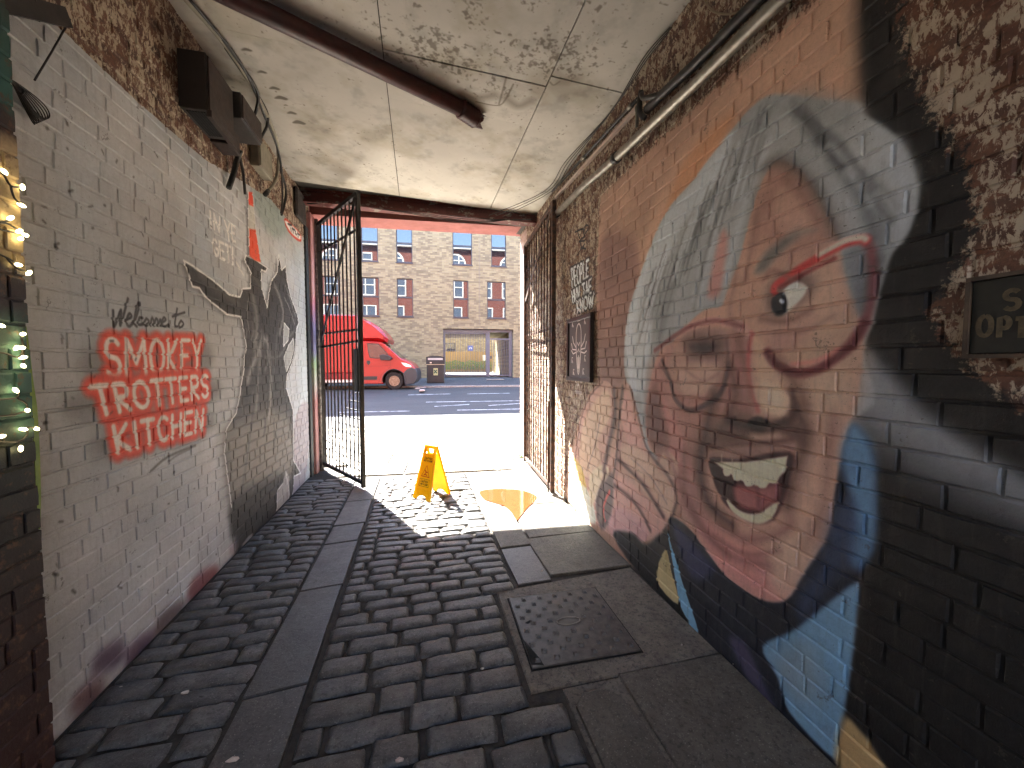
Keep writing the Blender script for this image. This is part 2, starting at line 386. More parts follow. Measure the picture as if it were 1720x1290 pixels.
CL.poly([(465, 869), (466, 824), (475, 812), (480, 792), (486, 800), (487, 846)], (160, 156, 152), .008, smooth=False); CL.line([(465, 869), (466, 824), (475, 812)], .014, (225, 225, 222), .004, smooth=False); CL.line([(480, 792), (485, 820), (486, 846)], .014, (225, 225, 222), .004, smooth=False)
CL.poly([(402, 926), (418, 900), (440, 893), (425, 905)], (150, 148, 144), .01)
CL.line(statue[:36], .017, (236, 236, 232), .004, .95, smooth=False); CL.line(statue[51:] + statue[:1], .017, (236, 236, 232), .004, .95, smooth=False)
CL.line(statue[46:52], .014, (236, 236, 232), .004, .9, smooth=False); CL.line(statue[35:40], .014, (236, 236, 232), .004, .9, smooth=False)
cone = [(417, 322), (424, 323), (430, 386), (438, 440), (428, 437), (419, 429), (418, 378)]
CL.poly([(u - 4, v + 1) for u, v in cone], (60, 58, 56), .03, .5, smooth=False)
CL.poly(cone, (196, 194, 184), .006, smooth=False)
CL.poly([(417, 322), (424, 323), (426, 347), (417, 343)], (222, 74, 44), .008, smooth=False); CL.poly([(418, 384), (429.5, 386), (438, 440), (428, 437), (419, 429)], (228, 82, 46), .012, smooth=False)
CL.line(cone[:1] + cone[6:] + cone[5:6], .014, (235, 233, 228), .004, smooth=False); CL.line(cone[1:4], .008, (235, 233, 228), .003, .6, smooth=False)
z2 = lambda P: [(x / 3, 430 + y / 3) for x, y in P]
z4 = lambda P: [(290 + .279 * x, 280 + .279 * y) for x, y in P]
WORDS = [('SMOKEY', [(175, 570), (338, 572), (337, 623), (180, 634)]), ('TROTTERS', [(153, 650), (350, 630), (350, 666), (166, 697)]), ('KITCHEN', [(189, 717), (342, 688), (340, 723), (198, 760)])]
for w, q in WORDS:
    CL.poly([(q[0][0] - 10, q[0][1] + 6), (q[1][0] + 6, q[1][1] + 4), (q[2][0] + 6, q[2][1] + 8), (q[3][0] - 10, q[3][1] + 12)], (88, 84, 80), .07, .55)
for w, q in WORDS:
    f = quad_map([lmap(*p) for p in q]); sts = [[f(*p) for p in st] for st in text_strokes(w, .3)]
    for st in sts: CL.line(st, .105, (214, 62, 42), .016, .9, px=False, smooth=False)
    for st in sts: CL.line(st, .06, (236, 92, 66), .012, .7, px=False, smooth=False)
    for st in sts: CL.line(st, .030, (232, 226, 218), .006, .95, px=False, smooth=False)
for st in [[(570, 275), (577, 355), (610, 272), (607, 350), (645, 215)], [(640, 322), (662, 305), (652, 290), (637, 325), (650, 355), (675, 335)], [(675, 338), (705, 245), (692, 250), (676, 330), (690, 355)], [(718, 312), (702, 312), (700, 345), (725, 343)],
           [(738, 315), (725, 338), (740, 350), (750, 328), (738, 315)], [(758, 350), (765, 315), (775, 327), (775, 350), (786, 316), (795, 326), (796, 350), (808, 320), (813, 350)], [(815, 336), (835, 322), (826, 310), (814, 338), (830, 355), (850, 345)], [(852, 354), (856, 356)],
           [(892, 265), (880, 345), (895, 355)], [(868, 305), (930, 284)], [(912, 325), (900, 346), (910, 360), (924, 342), (912, 325)]]:
    CL.line(z2(st), .015, (36, 35, 36), .004, .95)
CL.line(z2([(760, 1085), (850, 1010), (985, 955)]), .016, (70, 67, 64), .006, .8); CL.line(z2([(850, 1035), (900, 1000), (960, 972)]), .012, (80, 76, 72), .006, .6)
for w, q in [('IN', [(215, 265), (285, 305), (282, 392), (225, 360)]), ('YE', [(310, 320), (380, 365), (378, 450), (327, 440)]), ('GET!', [(235, 430), (365, 490), (367, 588), (250, 528)])]:
    f = quad_map([lmap(*p) for p in z4(q)])
    for st in text_strokes(w, .25): CL.line([f(p[0], p[1] * (1 if w == 'GET!' else 1)) for p in st], .024, (238, 236, 230), .005, .98, px=False, smooth=False)
CL.line(z4([(383, 575), (425, 650)]), .02, (224, 222, 214), .006, .9)
CL.poly([(479, 368), (492, 378), (504, 392), (505, 404), (492, 396), (481, 380)], (232, 226, 220), .01, ch='a'); CL.line([(479, 368), (492, 378), (504, 392), (505, 404), (492, 396), (481, 380)], .028, (200, 60, 40), .01, closed=True)
for st in [[(484, 376), (490, 378)], [(487, 377), (489, 388)], [(491, 383), (493, 391)], [(491, 384), (495, 386)], [(496, 388), (498, 394), (496, 392)], [(500, 390), (501, 398)], [(500, 392), (504, 395)]]: CL.line(st, .022, (40, 30, 30), .006, .9)
for k in range(90):                                                # dark chips and old nail holes
    u, v = random.uniform(60, 500), random.uniform(200, 1000); s, z = lmap(u, v); r = random.uniform(.004, .012)
    CL.line([(s, z), (s + random.uniform(-.02, .02), z + random.uniform(-.02, .02))], r, (58, 54, 50), .005, .8, px=False, smooth=False)
# ---- right wall: large painted face on bare flaking brick
RWD, RHT = 6.3, 4.0
CRW = Canvas(RWD, RHT, 170, (150, 105, 78), RW)
P = CRW.poly; Ln = CRW.line
MUR = [(1008, 332), (1048, 292), (1120, 225), (1200, 152), (1330, 34), (1400, -28), (1500, -120), (1520, 100), (1560, 180), (1625, 270), (1640, 390), (1600, 470), (1560, 520), (1600, 590), (1720, 690), (1900, 820), (1900, 1700), (1500, 1500), (1150, 1080), (985, 880), (950, 830), (958, 760), (975, 700), (990, 660), (1008, 640), (1003, 560), (1002, 470)]
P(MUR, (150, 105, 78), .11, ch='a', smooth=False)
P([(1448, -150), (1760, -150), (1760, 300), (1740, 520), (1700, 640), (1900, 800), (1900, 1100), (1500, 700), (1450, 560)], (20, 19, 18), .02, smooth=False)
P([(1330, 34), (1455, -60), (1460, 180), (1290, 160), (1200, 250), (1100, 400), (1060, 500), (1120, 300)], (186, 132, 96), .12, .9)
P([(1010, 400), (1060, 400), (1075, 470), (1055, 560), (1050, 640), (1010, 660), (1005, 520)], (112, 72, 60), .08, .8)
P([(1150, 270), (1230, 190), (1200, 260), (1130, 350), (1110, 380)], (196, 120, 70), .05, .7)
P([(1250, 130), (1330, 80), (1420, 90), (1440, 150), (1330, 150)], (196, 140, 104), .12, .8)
# black background and outline
P([(1448, 560), (1480, 560), (1560, 680), (1640, 745), (1900, 900), (1900, 1700), (1440, 1500), (1380, 1280), (1440, 1000), (1440, 700)], (17, 16, 16), .05)
P([(1447, -90), (1492, -90), (1500, 100), (1494, 165), (1545, 205), (1598, 285), (1612, 385), (1578, 455), (1545, 520), (1575, 585), (1650, 655), (1760, 730), (1900, 800), (1900, 920), (1640, 745), (1560, 690), (1500, 625), (1452, 590), (1450, 480), (1475, 430), (1500, 330), (1490, 230), (1446, 190)], (20, 19, 18), .07)
P([(1440, 640), (1458, 588), (1500, 625), (1560, 690), (1640, 747), (1760, 820), (1900, 920), (1900, 1010), (1700, 900), (1560, 850), (1480, 800), (1428, 716)], (112, 109, 105), .05, .95)
P([(1428, 716), (1470, 740), (1560, 800), (1700, 870), (1900, 960), (1900, 1080), (1600, 1000), (1470, 900)], (26, 25, 25), .14, .9)
# hair
hair = [(1229, 218), (1262, 180), (1300, 158), (1370, 165), (1440, 172), (1452, 192), (1497, 222), (1530, 268), (1543, 325), (1530, 385), (1500, 425), (1482, 480), (1468, 540), (1450, 590), (1440, 700), (1200, 700), (1100, 775), (1086, 760), (1078, 718), (1061, 661), (1049, 628), (1049, 574), (1056, 521), (1072, 471), (1086, 432), (1104, 385), (1126, 346), (1158, 310), (1193, 264)]
P(hair, (128, 126, 120), .012)
P([(1229, 225), (1193, 268), (1158, 314), (1126, 350), (1104, 390), (1086, 436), (1072, 475), (1056, 525), (1050, 574), (1052, 625), (1064, 660), (1085, 640), (1085, 560), (1100, 500), (1120, 430), (1150, 370), (1200, 310)], (176, 174, 168), .04, .9)
for pts, c, w, a in [([(1120, 420), (1095, 500), (1085, 600)], (206, 204, 198), .07, .8), ([(1240, 260), (1180, 360), (1140, 460), (1110, 560)], (104, 102, 98), .05, .6), ([(1265, 240), (1215, 350), (1170, 500)], (150, 148, 142), .06, .7), ([(1290, 240), (1255, 330), (1215, 480)], (158, 156, 150), .05, .7), ([(1230, 300), (1195, 390), (1165, 520)], (92, 90, 86), .03, .6),
                     ([(1330, 200), (1420, 250), (1480, 330)], (142, 138, 128), .16, .7), ([(1290, 190), (1350, 180), (1430, 200)], (118, 115, 108), .08, .6), ([(1400, 260), (1450, 330), (1470, 400)], (70, 70, 68), .05, .7), ([(1500, 250), (1520, 320), (1500, 400)], (150, 149, 145), .06, .7), ([(1440, 300), (1480, 380), (1470, 470)], (100, 100, 98), .05, .7), ([(1465, 440), (1450, 520)], (34, 33, 33), .05, .6), ([(1075, 640), (1085, 700), (1100, 750)], (160, 160, 154), .05, .6), ([(1058, 540), (1056, 590), (1064, 645)], (232, 230, 226), .07, .85), ([(1090, 430), (1072, 490), (1062, 540)], (220, 218, 212), .06, .75), ([(1110, 470), (1085, 560), (1078, 640)], (96, 95, 92), .02, .6), ([(1150, 420), (1115, 520), (1105, 600)], (92, 91, 88), .02, .5)]:
    Ln(pts, w, c, w * .45, a)
# face
face = [(1307, 270), (1343, 286), (1372, 325), (1389, 360), (1407, 400), (1414, 428), (1419, 457), (1432, 496), (1443, 532), (1450, 570), (1448, 610), (1443, 653), (1428, 707), (1414, 753), (1402, 814), (1394, 885), (1379, 917), (1354, 953), (1336, 985), (1322, 1004), (1297, 1010), (1268, 1003), (1233, 981), (1200, 953), (1175, 917), (1154, 885), (1140, 850), (1133, 800), (1104, 768), (1088, 745), (1085, 690), (1092, 640), (1108, 590), (1129, 574), (1158, 542), (1183, 521), (1211, 514), (1222, 489), (1240, 442), (1261, 360), (1282, 300)]
P(face, (170, 118, 92), .010)
P([(1100, 600), (1180, 560), (1240, 600), (1230, 680), (1190, 740), (1180, 820), (1200, 900), (1140, 850), (1100, 760), (1088, 690)], (138, 86, 72), .1, .9)
P([(1300, 275), (1345, 300), (1385, 360), (1400, 400), (1340, 430), (1270, 400), (1275, 330)], (150, 100, 80), .07, .8)
P([(1340, 560), (1430, 520), (1446, 600), (1425, 690), (1360, 690), (1320, 640)], (166, 124, 92), .08, .85)
P([(1265, 560), (1290, 600), (1320, 650), (1300, 690), (1268, 680)], (196, 150, 112), .05, .9)
P([(1340, 700), (1420, 690), (1405, 800), (1390, 890), (1340, 960), (1330, 880), (1345, 800)], (176, 128, 98), .08, .8)
P([(1175, 880), (1230, 900), (1290, 930), (1320, 990), (1300, 1008), (1250, 990), (1200, 950)], (206, 120, 104), .07, .85)
P([(1290, 900), (1350, 890), (1360, 940), (1320, 1000), (1290, 970)], (196, 150, 116), .06, .8)
P([(1211, 392), (1193, 467), (1189, 498), (1208, 494), (1216, 450), (1222, 400)], (176, 104, 88), .03, .8)
P([(1240, 450), (1280, 440), (1300, 480), (1260, 560), (1215, 530)], (182, 128, 98), .05, .7)
P([(1268, 457), (1282, 428), (1315, 400), (1336, 384), (1370, 386), (1345, 396), (1310, 425), (1285, 455)], (84, 84, 76), .03, .85)
P([(1270, 290), (1310, 262), (1360, 296), (1395, 350), (1412, 400), (1398, 400), (1378, 360), (1350, 310), (1310, 280)], (60, 58, 54), .04, .7)
P([(1290, 470), (1330, 450), (1400, 440), (1420, 500), (1380, 560), (1300, 560), (1275, 520)], (186, 140, 106), .05, .7)
P([(1296, 470), (1345, 452), (1372, 470), (1362, 500), (1330, 525), (1300, 535), (1285, 515)], (96, 70, 60), .045, .85)
P([(1310, 497), (1332, 475), (1352, 480), (1351, 494), (1336, 511), (1316, 526), (1305, 522)], (206, 196, 172), .01)
P([(1298, 500), (1312, 492), (1322, 506), (1318, 526), (1304, 530), (1296, 516)], (34, 34, 38), .012); Ln([(1311, 505), (1313, 507)], .014, (220, 220, 220), .005)
P([(1285, 555), (1330, 545), (1370, 530), (1350, 570), (1310, 585)], (150, 98, 82), .05, .7)
P([(1125, 600), (1160, 560), (1218, 552), (1225, 590), (1210, 640), (1170, 665), (1130, 650)], (146, 104, 84), .03, .8)
P([(1146, 572), (1168, 560), (1196, 558), (1216, 570), (1214, 592), (1190, 604), (1160, 602)], (84, 56, 50), .06, .85)
P([(1160, 582), (1180, 576), (1200, 582), (1182, 592)], (44, 30, 30), .03, .8)
P([(1228, 560), (1250, 556), (1262, 600), (1262, 650), (1240, 640)], (120, 70, 60), .05, .7)
P([(1140, 620), (1180, 610), (1205, 620), (1190, 655), (1150, 660)], (186, 140, 114), .04, .7)
Ln([(1150, 552), (1190, 540), (1218, 543), (1247, 550), (1256, 560)], .04, (186, 128, 110), .012, .9); Ln([(1108, 612), (1125, 640), (1132, 668), (1155, 688), (1190, 676), (1212, 655), (1222, 610), (1220, 570)], .02, (96, 60, 58), .01, .8); Ln([(1100, 590), (1130, 566), (1160, 548)], .025, (120, 62, 58), .01, .8)
Ln([(1290, 590), (1304, 612), (1336, 625), (1372, 620), (1404, 599), (1432, 574), (1452, 540), (1463, 490), (1464, 442), (1455, 405)], .036, (112, 44, 44), .012, .9); Ln([(1330, 612), (1372, 606), (1404, 588)], .02, (210, 110, 92), .008, .7)
P([(1414, 428), (1445, 410), (1456, 440), (1455, 500), (1444, 530), (1428, 490)], (92, 94, 94), .03, .85)
Ln([(1300, 490), (1304, 478), (1340, 453), (1379, 430), (1418, 409), (1447, 402), (1454, 404)], .034, (188, 46, 40), .008); Ln([(1375, 428), (1418, 405), (1446, 399), (1454, 402)], .022, (206, 182, 152), .006); Ln([(1310, 482), (1350, 460), (1400, 434)], .016, (110, 24, 26), .008, .8)
# nose
Ln([(1262, 560), (1256, 610), (1260, 655), (1273, 690)], .022, (170, 58, 56), .012, .8); P([(1225, 640), (1245, 600), (1256, 640), (1268, 690), (1250, 705), (1222, 700)], (136, 82, 70), .04, .8)
P([(1205, 705), (1240, 694), (1290, 708), (1325, 698), (1348, 715), (1354, 748), (1300, 742), (1220, 752), (1184, 748)], (88, 56, 46), .05, .92)
P([(1262, 728), (1300, 724), (1322, 740), (1318, 758), (1275, 762)], (186, 140, 108), .03, .7)
P([(1254, 712), (1272, 700), (1292, 710), (1276, 724)], (36, 22, 20), .014); P([(1222, 702), (1236, 700), (1234, 712)], (62, 40, 38), .012, .8)
P([(1282, 640), (1325, 662), (1326, 686), (1312, 700), (1290, 694), (1278, 674)], (216, 174, 134), .025, .95); P([(1290, 655), (1310, 660), (1312, 676), (1298, 680)], (236, 200, 160), .025, .8); Ln([(1318, 650), (1330, 668), (1329, 690), (1318, 706)], .02, (120, 80, 64), .012, .8)
# creases
P([(1362, 640), (1410, 625), (1432, 650), (1418, 690), (1375, 690)], (184, 142, 108), .05, .7); P([(1310, 320), (1345, 330), (1370, 375), (1330, 390), (1300, 360)], (186, 136, 108), .05, .6); P([(1100, 640), (1125, 690), (1150, 740), (1160, 800), (1120, 760), (1095, 700)], (170, 98, 84), .04, .7); P([(1350, 780), (1390, 770), (1385, 850), (1350, 870)], (204, 150, 116), .04, .6)
Ln([(1330, 470), (1300, 455), (1282, 470)], .02, (110, 66, 54), .015, .7); Ln([(1210, 880), (1250, 905), (1300, 900), (1330, 880)], .045, (110, 64, 54), .025, .7); Ln([(1240, 450), (1225, 520), (1235, 548)], .03, (120, 78, 62), .02, .6)
Ln([(1200, 665), (1182, 740), (1176, 790), (1190, 845), (1228, 880)], .075, (70, 42, 36), .035, .85); Ln([(1340, 690), (1352, 722), (1346, 765), (1330, 810), (1322, 850)], .07, (84, 54, 44), .035, .85); Ln([(1150, 760), (1150, 830), (1180, 890), (1230, 935), (1290, 950)], .05, (108, 62, 54), .03, .75); Ln([(1300, 600), (1340, 650), (1350, 680)], .05, (98, 62, 50), .03, .8)
P([(1195, 760), (1240, 745), (1325, 738), (1335, 760), (1325, 765), (1240, 772), (1196, 772)], (134, 92, 76), .015)
# mouth
P([(1192, 770), (1240, 771), (1326, 759), (1328, 800), (1314, 846), (1300, 872), (1272, 880), (1240, 866), (1214, 842), (1198, 805)], (62, 26, 26), .012)
P([(1235, 815), (1275, 820), (1306, 812), (1304, 840), (1275, 858), (1240, 848)], (150, 76, 70), .025, .9); Ln([(1272, 815), (1274, 850)], .02, (98, 44, 44), .012, .7)
P([(1198, 776), (1254, 776), (1323, 766), (1319, 789), (1304, 808), (1275, 817), (1247, 808), (1225, 795)], (206, 192, 150), .007, smooth=False)
for u, v in [(1212, 784), (1230, 792), (1248, 803), (1268, 812), (1290, 810), (1306, 803)]: Ln([(u, v - 20), (u, v + 2)], .008, (170, 152, 116), .005, .6)
for u, v, r in [(1221, 795, 7), (1238, 803, 8), (1258, 812, 9), (1281, 815, 9), (1299, 807, 8)]: P([(u - r, v - 6), (u, v - 8), (u + r, v - 6), (u + r * .7, v + 3), (u, v + 5), (u - r * .7, v + 3)], (210, 196, 154), .006)
P([(1220, 838), (1243, 858), (1272, 863), (1306, 843), (1298, 868), (1275, 880), (1247, 871), (1228, 856)], (200, 184, 142), .008)
# left hand
P([(958, 838), (962, 770), (975, 700), (992, 662), (1012, 640), (1030, 655), (1030, 720), (1012, 770), (1030, 760), (1045, 690), (1048, 650), (1058, 648), (1070, 690), (1082, 745), (1102, 775), (1120, 800), (1134, 830), (1130, 862), (1116, 892), (1095, 905), (1050, 910), (1000, 880)], (168, 118, 94), .012)
P([(972, 790), (978, 720), (995, 680), (1020, 655), (1024, 700), (1005, 740), (1010, 790), (990, 800)], (200, 158, 118), .03, .85); P([(1044, 700), (1052, 655), (1066, 695), (1084, 760), (1060, 760)], (196, 132, 114), .03, .8)
P([(1040, 760), (1070, 750), (1120, 810), (1132, 840), (1120, 870), (1070, 810)], (204, 158, 124), .03, .85); P([(1040, 800), (1080, 830), (1112, 870), (1105, 900), (1060, 870), (1030, 840)], (202, 138, 116), .03, .8); P([(1030, 850), (1070, 870), (1090, 900), (1060, 915), (1020, 890)], (190, 130, 122), .03, .8)
P([(962, 770), (978, 790), (984, 830), (960, 830)], (206, 170, 70), .02, .8); P([(955, 815), (985, 820), (1000, 880), (960, 850)], (210, 206, 176), .02, .85); P([(990, 800), (1015, 780), (1022, 800), (1000, 840), (992, 850)], (212, 184, 140), .02, .9)
P([(1000, 840), (1020, 800), (1030, 800), (1028, 860), (1010, 890)], (78, 60, 56), .03, .9); Ln([(1024, 825), (1014, 850), (1016, 875)], .028, (196, 66, 54), .008, .9)
for pts in ([(1040, 770), (1080, 810), (1115, 868)], [(1032, 812), (1070, 845), (1092, 890)], [(1030, 700), (1020, 760), (1015, 790)], [(1045, 720), (1038, 770), (1034, 820)]): Ln(pts, .03, (120, 72, 64), .02, .7)
P([(1112, 762), (1124, 758), (1136, 775), (1138, 800), (1124, 805), (1108, 785)], (176, 132, 106), .012, .9)
# stronger sprayed shading over hand, lens and nose
for pts, w_, a_ in [([(1031, 655), (1033, 700), (1022, 750), (1014, 790)], .06, .85), ([(1046, 650), (1040, 700), (1036, 760), (1030, 800)], .035, .8), ([(1038, 772), (1078, 812), (1114, 868)], .03, .85), ([(1032, 815), (1066, 845), (1092, 890)], .03, .85), ([(1018, 792), (1006, 830), (1004, 868)], .04, .8), ([(1058, 650), (1070, 692), (1084, 748), (1104, 778)], .022, .7), ([(1104, 778), (1124, 802), (1136, 834), (1130, 864), (1116, 892)], .026, .75), ([(966, 770), (976, 704), (992, 664), (1012, 642)], .022, .6), ([(985, 790), (1000, 745), (1008, 700)], .02, .5), ([(1060, 770), (1092, 800), (1120, 846)], .014, .4)]:
    Ln(pts, w_, (62, 36, 32), w_ * .45, a_)
P([(1084, 690), (1102, 640), (1112, 690), (1124, 740), (1106, 760), (1090, 740)], (84, 46, 40), .05, .7)
for pts, w_, c_, a_ in [([(1112, 606), (1126, 640), (1134, 670), (1158, 690), (1192, 677), (1214, 654), (1224, 612)], .026, (58, 32, 32), .85), ([(1100, 588), (1132, 565), (1162, 547), (1200, 538), (1246, 548)], .022, (104, 44, 42), .8), ([(1286, 592), (1304, 613), (1338, 627), (1374, 621), (1406, 600), (1434, 575), (1452, 542)], .03, (84, 26, 28), .8),
                        ([(1224, 610), (1236, 660), (1222, 700)], .05, (84, 50, 42), .7), ([(1240, 570), (1252, 620), (1262, 670)], .03, (104, 62, 50), .5), ([(1330, 655), (1336, 690), (1322, 708)], .03, (72, 42, 34), .8), ([(1222, 708), (1250, 716), (1280, 722), (1316, 708)], .035, (60, 36, 30), .75), ([(1196, 752), (1240, 746), (1290, 744), (1330, 738)], .022, (92, 54, 46), .8),
                        ([(1278, 535), (1320, 540), (1362, 520)], .03, (96, 58, 48), .7), ([(1300, 560), (1350, 556), (1400, 530)], .022, (120, 80, 62), .6), ([(1120, 760), (1150, 830), (1176, 880), (1220, 930)], .05, (110, 60, 52), .6), ([(1200, 900), (1250, 930), (1310, 925)], .03, (116, 66, 56), .6), ([(1400, 700), (1390, 780), (1380, 860), (1350, 920)], .05, (104, 66, 52), .55), ([(1320, 300), (1350, 330), (1372, 372)], .04, (110, 70, 56), .5), ([(1270, 360), (1262, 420), (1250, 470)], .04, (112, 72, 58), .5), ([(1150, 620), (1180, 640), (1206, 628)], .02, (120, 76, 62), .6)]:
    Ln(pts, w_, c_, w_ * .48, a_)
for k in range(60):
    a0 = random.random(); u = 1075 + a0 * 190 + random.uniform(-10, 10); v = 500 - a0 * 270 + random.uniform(-20, 40)
    Ln([(u + 22, v - 45), (u + 8, v), (u - 6, v + 55)], random.uniform(.008, .022), random.choice([(78, 77, 74), (60, 59, 57), (190, 188, 182), (104, 102, 98)]), .01, .5)
for k in range(26):
    a0 = random.random(); u = 1350 + a0 * 150; v = 200 + a0 * 150 + random.uniform(-20, 20)
    Ln([(u - 25, v - 22), (u, v), (u + 18, v + 30)], random.uniform(.012, .03), random.choice([(70, 69, 66), (96, 94, 90), (168, 166, 160)]), .014, .5)
# jacket
P([(1030, 900), (1060, 895), (1085, 915), (1120, 890), (1140, 920), (1175, 1060), (1100, 1000)], (26, 25, 27), .03)
P([(1123, 873), (1154, 885), (1187, 927), (1225, 973), (1275, 1006), (1321, 1008), (1352, 961), (1392, 900), (1402, 830), (1425, 722), (1450, 726), (1470, 770), (1473, 850), (1469, 919), (1455, 950), (1436, 985), (1440, 1010), (1420, 1200), (1405, 1290), (1300, 1240), (1171, 1060), (1140, 960)], (24, 30, 44), .012)
P([(1428, 714), (1450, 726), (1469, 770), (1472, 850), (1468, 920), (1440, 955), (1425, 930), (1432, 850), (1412, 770)], (74, 112, 140), .03, .9); P([(1400, 860), (1430, 840), (1440, 930), (1400, 980), (1350, 1040), (1340, 1010), (1375, 940)], (40, 56, 84), .05, .8)
P([(1130, 880), (1180, 930), (1200, 960), (1160, 970)], (54, 54, 92), .04, .6)
P([(1121, 896), (1128, 918), (1152, 996), (1171, 1053), (1163, 1053), (1142, 1015), (1133, 965)], (96, 146, 170), .006); P([(1117, 923), (1102, 973), (1139, 1015), (1128, 960)], (160, 134, 78), .008)
P([(1436, 980), (1440, 1003), (1434, 1080), (1421, 1176), (1409, 1241), (1401, 1275), (1325, 1195), (1306, 1138), (1281, 1086), (1336, 1057), (1394, 1011)], (86, 124, 146), .014); P([(1300, 1110), (1360, 1080), (1380, 1160), (1340, 1180)], (120, 126, 122), .06, .5)
P([(1225, 1075), (1250, 1080), (1280, 1140), (1300, 1190), (1260, 1150)], (74, 62, 86), .03, .7); P([(1417, 1207), (1444, 1226), (1467, 1257), (1490, 1310), (1405, 1290)], (158, 118, 62), .02)
# tags near the gate
f = quad_map([RW(*p) for p in [(958, 446), (990, 432), (987, 464), (960, 486)]])
for w, q in [('PEOPLE', [(959, 452), (989, 436), (988, 464), (961, 484)]), ('HUV TAE', [(960, 490), (993, 468), (993, 492), (962, 508)]), ('KNOW', [(968, 506), (997, 492), (996, 514), (970, 524)])]:
    f = quad_map([RW(*p) for p in q]); sts = [[f(*p) for p in st] for st in text_strokes(w, .25)]
    for st in sts: Ln(st, .075, (36, 32, 32), .015, .9, px=False, smooth=False, ch='a')
    for st in sts: Ln(st, .024, (226, 220, 208), .006, .95, px=False, smooth=False)
for st in [[(966, 390), (978, 384)], [(970, 388), (973, 400)], [(975, 396), (978, 384), (981, 394)], [(981, 396), (981, 383), (986, 378), (988, 384), (983, 392)], [(975, 402), (981, 398)], [(972, 406), (982, 404)], [(974, 404), (977, 416), (982, 410)], [(970, 428), (976, 418), (984, 418)]]:
    Ln(st, .022, (28, 26, 27), .006, .95, ch='a')
nz = vnoise(CRW.ny, CRW.nx, 45, 4); CRW.c[..., :3] *= (0.88 + 0.28 * nz)[..., None]
lum = CRW.c[..., :3].mean(-1, keepdims=True); cc = (CRW.c[..., :3] * .70 + lum * .30) * np.array([.95, 1.0, 1.05], np.float32); mxc = cc.max(-1, keepdims=True); tgt = .95 * (1 - np.exp(-(2.4 * mxc) ** 1.9)); CRW.c[..., :3] = np.clip(cc * tgt / np.maximum(mxc, .02), 0, 1)
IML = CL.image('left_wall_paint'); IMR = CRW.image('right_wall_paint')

def wall_mat(name, root, im, W, H, warm=0.0):
    t = NT(name); co = t.objco(root); x, y, z = t.sep(co)
    uv = t.comb(t.math('DIVIDE', x, W), t.math('DIVIDE', z, H))
    tx = t.n.new('ShaderNodeTexImage'); tx.image = im; tx.extension = 'EXTEND'; tx.interpolation = 'Linear'; t.l.new(uv, tx.inputs[0])
    flat = t.comb(x, 0.0, z)
    # bare brick: red-brown units, dark soot, pale flaking limewash
    unit = t.noise(1.0, 2, .5, flat, stretch=(4.3, 1, 11.5))
    br = t.ramp(unit, [(.3, lin((66, 46, 38))), (.45, lin((100, 64, 48))), (.55, lin((122, 84, 62))), (.7, lin((86, 62, 52)))])
    br = t.mix(t.ramp(t.noise(60, 3, .7, flat), [(.35, 0.0), (.7, .55)]), br, lin((48, 36, 30)))
    fl = t.math('ADD', t.math('MULTIPLY', t.noise(11, 3, .6, flat, .8, (1.2, 1, .8)), .42), t.math('MULTIPLY', t.noise(46, 4, .75, flat, .6, (1.2, 1, .55)), .58))
    flk = t.ramp(fl, [(.495, 0.0), (.535, 1.0)])
    wh = t.mix(t.noise(14, 4, .6, flat), lin((150, 134, 112)), lin((200, 186, 164)))
    bare = t.mix(flk, br, wh)
    # painted zone
    g = t.math('MULTIPLY_ADD', t.noise(38, 5, .8, flat), .62, .70)
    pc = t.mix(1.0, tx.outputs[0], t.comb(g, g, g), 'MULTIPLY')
    chip = t.ramp(t.math('ADD', t.math('MULTIPLY', t.noise(11, 3, .65, flat, .8), .6), t.math('MULTIPLY', t.noise(70, 2, .7, flat), .4)), [(.36, 1.0), (.385, 0.0)])
    pc = t.mix(t.math('MULTIPLY', chip, .55), pc, lin((74, 66, 58)))
    drip = t.ramp(t.noise(9, 3, .6, flat, .3, (3.2, 1, .35)), [(.55, 0.0), (.8, .28)])
    pc = t.mix(drip, pc, lin((92, 88, 82)))
    am = t.math('ADD', tx.outputs[1], t.math('MULTIPLY', t.math('SUBTRACT', t.noise(30, 4, .75, flat), .5), 1.3))
    am = t.ramp(am, [(.42, 0.0), (.58, 1.0)])
    pit = t.ramp(t.vor(95, flat), [(.05, .75), (.16, 0.0)]); pm = t.ramp(t.noise(5, 2, .5, flat), [(.48, 0.0), (.62, 1.0)])
    pc = t.mix(t.math('MULTIPLY', pit, pm), pc, lin((52, 47, 42)))
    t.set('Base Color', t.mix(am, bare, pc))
    t.set('Roughness', t.math('MULTIPLY_ADD', t.noise(20, 1, .5, flat), .25, .55))
    t.bump(t.noise(30, 6, .78, flat), .7, .008); return t.m

